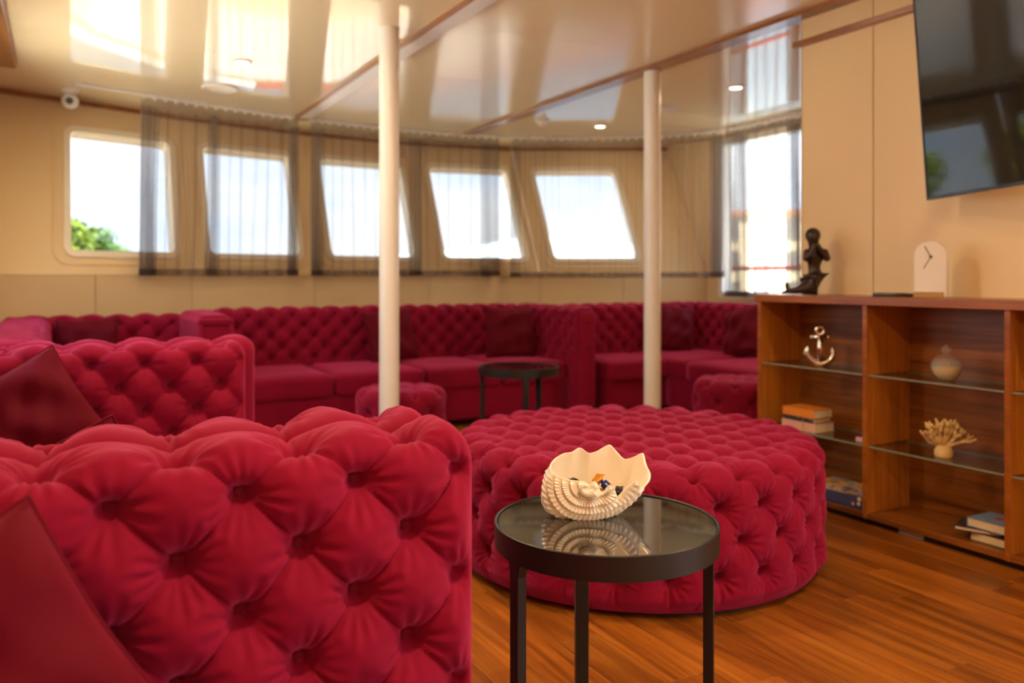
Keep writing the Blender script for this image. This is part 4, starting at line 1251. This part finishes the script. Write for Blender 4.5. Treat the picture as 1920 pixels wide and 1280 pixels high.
def art(name, cols, scale, dist=0.0):
    m, nt, b = new_mat(name)
    tc = nt.nodes.new('ShaderNodeTexCoord'); n = nt.nodes.new('ShaderNodeTexNoise'); n.inputs['Scale'].default_value = scale; n.inputs['Detail'].default_value = 2; n.inputs['Distortion'].default_value = dist
    cr = nt.nodes.new('ShaderNodeValToRGB'); cr.color_ramp.interpolation = 'CONSTANT'
    el = cr.color_ramp.elements
    el[0].position = 0; el[0].color = (*cols[0], 1); el[1].position = 0.40; el[1].color = (*cols[1], 1)
    for k, c in enumerate(cols[2:]):
        x_ = el.new(0.40 + 0.07 * (k + 1)); x_.color = (*c, 1)
    nt.links.new(tc.outputs['Object'], n.inputs['Vector']); nt.links.new(n.outputs['Fac'], cr.inputs['Fac']); nt.links.new(cr.outputs['Color'], b.inputs['Base Color'])
    b.inputs['Roughness'].default_value = 0.35
    return m
gb = empty('board_game_box', (CX + 0.14, 2.80, 0.054), 0.10, label='colourful blue and yellow board game box on the cabinet floor', cat='box')
MB().box((-0.125, -0.165, 0.0), (0.125, 0.165, 0.050), 0.001).obj('tray', plain('navy_card', (0.05, 0.055, 0.14), 0.4), gb, smooth=None)
lidm = art('game_art', ((0.06, 0.06, 0.16), (0.45, 0.45, 0.5), (0.75, 0.42, 0.04), (0.80, 0.30, 0.03), (0.10, 0.22, 0.06), (0.5, 0.12, 0.06)), 14, 1.0)
MB().box((-0.128, -0.168, 0.012), (0.128, 0.168, 0.062), 0.0015).obj('lid', plain('navy_gloss_card', (0.06, 0.065, 0.17), 0.3), gb, smooth=None)
MB().box((-0.122, -0.162, 0.062), (0.122, 0.162, 0.0628)).obj('lid_print', lidm, gb, smooth=None)
for (yy, zz, ww, cc) in ((-0.145, 0.028, 0.016, (0.75, 0.60, 0.45)), (-0.115, 0.022, 0.014, (0.70, 0.35, 0.25)), (-0.148, 0.05, 0.018, (0.75, 0.68, 0.5)), (0.10, 0.032, 0.022, (0.78, 0.48, 0.05))):
    m_ = MB(); m_.tube([(-0.1282, yy, zz), (-0.1288, yy, zz)], ww * 0.55, 14); m_.obj('print_spot', plain('print', cc, 0.4), gb, smooth=None)

G2 = 'books on the cabinet floor'
book('book', 'thick cream paged book at the bottom of the pile under the coral', CX + 0.060, CX + 0.20, 1.975, 2.12, 0.054, 0.092, (0.06, 0.03, 0.03), (0.80, 0.66, 0.38), 'y', G2)
book('book', 'slim dark book jutting out left in the pile under the coral', CX + 0.045, CX + 0.20, 2.02, 2.195, 0.0925, 0.110, (0.03, 0.028, 0.03), (0.72, 0.58, 0.42), 'y', G2, tilt=0.35)
bb_ = book('book', 'light blue book with a red mark on top of the pile under the coral', CX + 0.055, CX + 0.215, 1.972, 2.130, 0.1105, 0.148, (0.22, 0.33, 0.52), (0.80, 0.66, 0.42), 'y', G2)
MB().lathe([(0.0, 0.0), (0.022, 0.0), (0.022, 0.0006), (0.0, 0.0006)], 7, cap=False).obj('cover_mark', plain('red_print', (0.55, 0.03, 0.03), 0.5), bb_, loc=(0.01, -0.01, 0.0375), smooth=None)

# ------------------------------------------------------------------ television
tv = empty('television', (3.448, 2.391, 1.50), 0, label='large black wall mounted television tilted down at the upper right', cat='television')
tdir = Vector((-0.42, -0.907, 0)).normalized()
tn = Vector((tdir.y, -tdir.x, 0))         # facing the room
if tn.x > 0: tn = -tn
tup = (Vector((0, 0, 1)) + tn * 0.072).normalized()
tn2 = tdir.cross(tup); tn2 = tn2 if tn2.dot(tn) > 0 else -tn2
MT = Matrix(((tdir.x, tn2.x, tup.x, 0), (tdir.y, tn2.y, tup.y, 0), (tdir.z, tn2.z, tup.z, 0), (0, 0, 0, 1)))
TW, THt = 1.66, 0.95
MB().box((0, -0.035, 0), (TW, -0.004, THt), 0.004, MT).obj('housing', M['blackplastic'], tv, smooth=None)
bz_ = MB()
bz_.box((0, -0.006, 0), (TW, 0.003, 0.014), 0.001, MT).box((0, -0.006, THt - 0.010), (TW, 0.003, THt), 0.001, MT).box((0, -0.006, 0), (0.010, 0.003, THt), 0.001, MT).box((TW - 0.010, -0.006, 0), (TW, 0.003, THt), 0.001, MT)
bz_.obj('bezel', plain('bezel', (0.015, 0.015, 0.016), 0.18), tv, smooth=None)
MB().box((0.008, -0.004, 0.012), (TW - 0.008, 0.000, THt - 0.008), 0, MT).obj('screen', M['screen'], tv, smooth=None)
mt_ = MB()
ctr = MT @ Vector((TW / 2, -0.035, THt / 2))
wallp = Vector((3.608 - 3.448, ctr.y + 0.05, ctr.z + 0.04))
mt_.tube([ctr, (ctr + wallp) / 2 + Vector((0.05, 0.25, 0)), wallp], 0.022, 10)
mt_.box((wallp.x - 0.02, wallp.y - 0.12, wallp.z - 0.18), (wallp.x, wallp.y + 0.12, wallp.z + 0.18), 0.002)
mt_.obj('wall_mount', M['black'], tv, smooth=0.6)

# ------------------------------------------------------------------ curtains on a ceiling track
TR = [(0.10, 6.94), (0.555, 7.09), (1.2, 7.29), (1.91, 7.455), (2.865, 7.565), (3.6, 7.53), (4.08, 7.43), (4.7, 7.14), (5.2, 6.78), (5.52, 6.40), (5.66, 6.0), (5.68, 5.5), (5.68, 4.4)]
def catmull(P, m=24):
    P = [np.array(p, float) for p in P]
    P = [2 * P[0] - P[1]] + P + [2 * P[-1] - P[-2]]
    out = []
    for i in range(1, len(P) - 2):
        for k in range(m):
            t = k / m
            out.append(0.5 * ((2 * P[i]) + (P[i + 1] - P[i - 1]) * t + (2 * P[i - 1] - 5 * P[i] + 4 * P[i + 1] - P[i + 2]) * t ** 2 + (3 * P[i] - P[i - 1] - 3 * P[i + 1] + P[i + 2]) * t ** 3))
    out.append(P[-2])
    return np.array(out)
TP = catmull(TR)
TS = np.concatenate([[0], np.cumsum(np.hypot(*np.diff(TP, axis=0).T))])
def tpos(s):
    x = np.interp(s, TS, TP[:, 0]); y = np.interp(s, TS, TP[:, 1])
    x2 = np.interp(s + 0.01, TS, TP[:, 0]); y2 = np.interp(s + 0.01, TS, TP[:, 1])
    x1 = np.interp(s - 0.01, TS, TP[:, 0]); y1 = np.interp(s - 0.01, TS, TP[:, 1])
    dx, dy = x2 - x1, y2 - y1; l = np.hypot(dx, dy) + 1e-9
    return x, y, dy / l, -dx / l       # point and the normal into the room
track = empty('curtain_track', (2.8, 7.5, ZC), label='white curtain track following the curved front of the ceiling', cat='curtain track')
mb = MB()
mb.tube([(p[0] - 2.8, p[1] - 7.5, -0.012) for p in TP[::4]], 0.011, 6)
mb.obj('rail', M['whiteplastic'], track, smooth=0.9)
glider = MB().lathe([(0.0, -0.012), (0.011, -0.009), (0.014, 0.0), (0.011, 0.009), (0.0, 0.012)], 10, cap=False).mesh('glider', M['whiteplastic'], 3.2)

def curtain(label, s0, s1, stacks, zb, seed):
    """stacks: list of (s_from, s_to) where the cloth is bunched"""
    rng = np.random.RandomState(seed)
    root = empty('curtain', (float(tpos((s0 + s1) / 2)[0]), float(tpos((s0 + s1) / 2)[1]), zb), label=label, cat='curtain', group='sheer grey curtains')
    S = []; O = []
    s = s0
    side = 1
    while s < s1:
        inst = any(a <= s <= b for a, b in stacks)
        w = rng.uniform(0.009, 0.0135) if inst else rng.uniform(0.035, 0.075)
        amp = rng.uniform(0.030, 0.045) if inst else rng.uniform(0.010, 0.022)
        m = 4 if inst else 6
        for k in range(m):
            t = k / m
            S.append(s + w * (t - 0.10 * math.sin(4 * PI * t) * 1.0))
            O.append(side * amp * math.sin(PI * t))
        side = -side
        s += w
    S = np.array(S); O = np.array(O)
    zs = np.array([ZC - 0.030, ZC - 0.06, ZC - 0.10])
    zmain = np.linspace(ZC - 0.10, zb + 0.055, 12)
    zhem = np.array([zb + 0.055, zb + 0.03, zb])
    def sheet(z, name, mat, f0, f1):
        n = len(S)
        P = np.zeros((n, len(z), 3))
        for j, zz in enumerate(z):
            f = f0 + (f1 - f0) * (j / max(1, len(z) - 1))
            drift = 0.012 * np.sin(S * 9 + zz * 2.1 + seed) * (ZC - zz)
            sp = S + drift * 0.5 - (0.02 * (ZC - zz) if s0 < 0.6 else 0)
            x, y, nx_, ny_ = tpos(sp)
            off = O * f + 0.006 * np.sin(S * 31 + zz * 3)
            P[:, j, 0] = x + nx_ * off - root.location.x
            P[:, j, 1] = y + ny_ * off - root.location.y
            P[:, j, 2] = zz - zb
        V, Q = grid_mesh(name, P, None)
        return link(name, np_mesh(name, V, Q, mat), root)
    sheet(zmain, 'sheer_cloth', M['sheer'], 0.75, 1.0)
    sheet(zhem, 'hem', M['sheer_hem'], 1.0, 1.0)
    # gathered heading
    keepS, keepO = S, O
    n2 = int((s1 - s0) / 0.006)
    S = np.linspace(s0, s1, n2); O = 0.012 * np.sin(np.arange(n2) * 1.55 + rng.uniform(-0.4, 0.4, n2))
    sheet(zs, 'heading', M['sheer_head'], 0.8, 1.0)
    s = s0 + 0.02
    while s < s1:
        x, y, nx_, ny_ = tpos(s)
        link('glider', glider, root, (float(x + nx_ * 0.006) - root.location.x, float(y + ny_ * 0.006) - root.location.y, ZC - 0.033 - zb))
        s += 0.085
    return root
curtain('sheer grey curtain over the two left front windows', 0.475, 1.848, [(0.475, 0.605), (0.976, 1.123), (1.722, 1.848)], 1.165, 1)
curtain('sheer grey curtain over the third and fourth front windows', 1.966, 3.909, [(1.966, 2.08), (2.923, 3.09), (3.71, 3.909)], 1.165, 2)
curtain('sheer grey curtain over the rightmost front window, reaching the corner', 4.031, 6.236, [(4.031, 4.131), (6.075, 6.236)], 1.150, 3)
curtain('longer sheer grey curtain at the starboard window', 6.267, 7.811, [(6.267, 6.513), (6.969, 7.152)], 0.965, 4)

# ------------------------------------------------------------------ outside
SEA = -2.2
M['sea'] = plain('sea_water', (0.10, 0.17, 0.22), 0.25, noise=0.3, nscale=0.3)
set_props(MB().box((-500, -500, SEA - 1), (500, 900, SEA)).obj('sea', M['sea'], smooth=None), 'blue grey sea around the boat', kind='structure')
M['deck'] = plain('sunlit_deck', (0.72, 0.56, 0.36), 0.6, noise=0.12, nscale=4)
M['bulwark'] = plain('white_bulwark', (0.85, 0.85, 0.84), 0.4)
M['redrail'] = plain('red_rail', (0.50, 0.06, 0.04), 0.4)
fd = empty('foredeck', (2.75, 10, 0), label='pale foredeck outside the front windows', kind='structure')
bow = [(-1.2, 6.2), (-1.1, 8), (-0.7, 10), (0.3, 12), (1.6, 13.3), (2.75, 13.7), (3.9, 13.3), (5.2, 12), (6.2, 10), (6.6, 8), (6.7, 6.2)]
MB().prism([(x - 2.75, y - 10) for x, y in bow[::-1]], -0.35, -0.15).obj('deck_plate', M['deck'], fd, smooth=None)
bl = MB(); rl = MB(); rw_ = MB()
for k in range(len(bow) - 1):
    (xa, ya), (xb, yb) = bow[k], bow[k + 1]
    d = Vector((xb - xa, yb - ya, 0)); n_ = Vector((d.y, -d.x, 0)).normalized()
    def seg(mb, t0, t1, z0, z1):
        c = [Vector((xa - 2.75, ya - 10, 0)) + n_ * t0, Vector((xb - 2.75, yb - 10, 0)) + n_ * t0, Vector((xb - 2.75, yb - 10, 0)) + n_ * t1, Vector((xa - 2.75, ya - 10, 0)) + n_ * t1]
        mb.add([(p.x, p.y, z0) for p in c] + [(p.x, p.y, z1) for p in c], [(3, 2, 1, 0), (4, 5, 6, 7), (0, 1, 5, 4), (1, 2, 6, 5), (2, 3, 7, 6), (3, 0, 4, 7)])
    seg(bl, -0.04, 0.04, -0.3, 0.92)
    seg(rl if xa > 2.7 else rw_, -0.08, 0.08, 0.92, 0.98)
bl.obj('bulwark', M['bulwark'], fd, smooth=None)
rl.obj('cap_rail', M['redrail'], fd, smooth=None)
rw_.obj('cap_rail', M['bulwark'], fd, smooth=None)
sdk = empty('side_deck', (6.4, 4, 0), label='narrow side deck with a red rail outside the starboard window', kind='structure')
MB().box((-0.34, -8, -0.35), (1.0, 2.2, -0.15)).box((-2.68, -8, -0.35), (-0.34, -0.86, -0.15)).obj('deck_plate', M['deck'], sdk, smooth=None)  # inboard strip added outside the door to bounce sun into the room
m_ = MB(); m_.tube([(0.9, -8, 1.26), (0.9, 4.5, 1.26)], 0.028, 8); m_.tube([(0.9, -8, 0.8), (0.9, 4.5, 0.8)], 0.012, 6)
m_.obj('rail', M['redrail'], sdk, smooth=3.2)
for k in range(7):
    MB().box((0.885, -7.5 + k * 1.8, -0.2), (0.915, -7.47 + k * 1.8, 1.26)).obj('post', M['bulwark'], sdk, smooth=None)

# quay with trees to port, shore with trees ahead
M['leaf1'] = plain('bright_leaves', (0.26, 0.36, 0.03), 0.6, noise=0.6, nscale=0.8)
M['leaf2'] = plain('green_leaves', (0.12, 0.24, 0.03), 0.6, noise=0.6, nscale=0.8)
M['bark'] = plain('bark', (0.12, 0.08, 0.05), 0.8)
M['quay'] = plain('quay_stone', (0.70, 0.66, 0.58), 0.8, noise=0.15, nscale=0.5)
set_props(MB().box((-60, -60, SEA - 1), (-1.6, 30, -0.4)).obj('quay', M['quay'], smooth=None), 'pale stone quay on the port side', kind='structure')  # unseen quay, near edge brought close to bounce sun onto the ceiling
set_props(MB().box((-60, -20, -0.4), (-16, 25, 0.9)).obj('quay_wall', plain('white_wall', (0.80, 0.78, 0.72), 0.7), smooth=None), 'low white wall behind the quay on the port side', kind='structure')
def tree(x, y, z0, h, cr, label, mat, seed, leaf=0.35, nl=1500):
    rng = np.random.RandomState(seed)
    o = empty('tree', (x, y, z0), label=label, cat='tree', group='trees on the shore')
    mb = MB(); mb.tube([(0, 0, -0.3), (0.1, 0, h * 0.4), (0, 0.1, h * 0.7)], [h * 0.04, h * 0.03, h * 0.015], 8)
    mb.obj('trunk', M['bark'], o, smooth=3.2)
    V = []; F = []
    cs = rng.normal(0, 1, (14, 3)); cs = cs / np.linalg.norm(cs, axis=1, keepdims=True) * rng.uniform(0.2, 0.62, (14, 1))
    for k in range(nl):
        c = cs[rng.randint(14)]
        d = rng.normal(0, 1, 3); d /= np.linalg.norm(d)
        p = (c + d * rng.uniform(0.25, 0.42)) * cr + np.array((0, 0, h * 0.62))
        p[2] = h * 0.62 + (p[2] - h * 0.62) * 0.75
        n = d + rng.normal(0, 0.5, 3); n /= np.linalg.norm(n)
        u = np.cross(n, (0.3, 0.2, 1)); u /= np.linalg.norm(u); w = np.cross(n, u)
        s_ = leaf * rng.uniform(0.6, 1.2)
        b = len(V)
        V += [p - u * s_ * 0.5, p + w * s_ * 0.35, p + u * s_ * 0.5, p - w * s_ * 0.35]
        F.append((b, b + 1, b + 2, b + 3))
    link('foliage', mesh_from('foliage', V, F, mat), o)['kind'] = 'stuff'
    return o
set_props(MB().box((-80, 40, SEA - 1), (0.5, 140, 0.3)).obj('shore', M['quay'], smooth=None), 'low shore ahead of the boat', kind='structure')
tree(-0.4, 52, 0.3, 5.0, 3.2, 'bright green tree low in the leftmost front window', M['leaf1'], 3, 0.45, 2600)
tree(-6.6, 48, 0.3, 5.8, 3.0, 'taller green tree at the left edge of the leftmost front window', M['leaf1'], 4, 0.45, 2600)
tree(2.0, 60, 0.3, 3.6, 2.6, 'smaller dark green tree on the shore ahead', M['leaf2'], 5, 0.4, 1600)
for k, (x, y, h) in enumerate(((-13, -4, 8), (-13, 4, 9), (-12.5, 12, 8), (-13, -13, 9))):
    tree(x, y, -0.4, h, 3.6, ['leafy tree on the quay abeam of the aft end', 'leafy tree on the quay abeam of the television', 'leafy tree on the quay abeam of the columns', 'leafy tree on the quay farthest aft'][k], M['leaf2'], 20 + k, 0.5, 1400)
# far hills
hl = MB()
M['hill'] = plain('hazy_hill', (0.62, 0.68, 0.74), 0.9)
V = []; F = []
nh = 60
for k in range(nh):
    t = k / (nh - 1)
    x = 120 + 420 * t; y = 640 - 260 * t
    hh = 8 + 22 * math.sin(PI * t) ** 1.2 + 4 * math.sin(t * 17) * math.sin(PI * t)
    V += [(x, y, SEA - 1), (x, y, SEA + hh), (x + 40, y + 60, SEA - 1)]
for k in range(nh - 1):
    a = k * 3
    F += [(a, a + 3, a + 4, a + 1), (a + 1, a + 4, a + 5, a + 2)]
hl.add(V, F)
set_props(hl.obj('hills', M['hill'], smooth=3.2), 'hazy blue hills on the horizon beyond the rightmost front window', kind='structure')
# harbour buildings to starboard
def building(x, y, w, d, h, rz, label, col, rows, cols):
    o = empty('building', (x, y, SEA + 1.0), rz, label=label, cat='building', group='harbour buildings')
    MB().box((-w / 2, -d / 2, 0), (w / 2, d / 2, h)).obj('walls', plain('plaster', col, 0.8, noise=0.1, nscale=0.4), o, smooth=None)
    MB().box((-w / 2 - .3, -d / 2 - .3, h), (w / 2 + .3, d / 2 + .3, h + 0.4)).obj('roof', plain('roof_tile', (0.45, 0.22, 0.14), 0.8), o, smooth=None)
    gm = plain('dark_window', (0.20, 0.19, 0.18), 0.3)
    wm = MB().box((-w / cols * 0.22, -0.12, -h / rows * 0.3), (w / cols * 0.22, 0.05, h / rows * 0.3)).mesh('window', gm, None)
    for i in range(cols):
        for j in range(rows):
            link('window', wm, o, (-w / 2 + w * (i + 0.5) / cols, -d / 2, h * (j + 0.5) / rows))
    return o
set_props(MB().box((44, 10, SEA - 1), (140, 90, SEA + 1.0)).obj('harbour_quay', M['quay'], smooth=None), 'harbour quay to starboard', kind='structure')
building(56, 52, 12, 10, 7.5, -0.75, 'cream harbour building seen through the starboard window', (0.75, 0.62, 0.42), 3, 5)
building(64, 40, 12, 10, 10.5, -0.9, 'taller white harbour building to the right through the starboard window', (0.80, 0.77, 0.70), 4, 5)
building(58, 66, 13, 10, 6.0, -0.6, 'low tan harbour building left through the starboard window', (0.62, 0.46, 0.28), 2, 5)
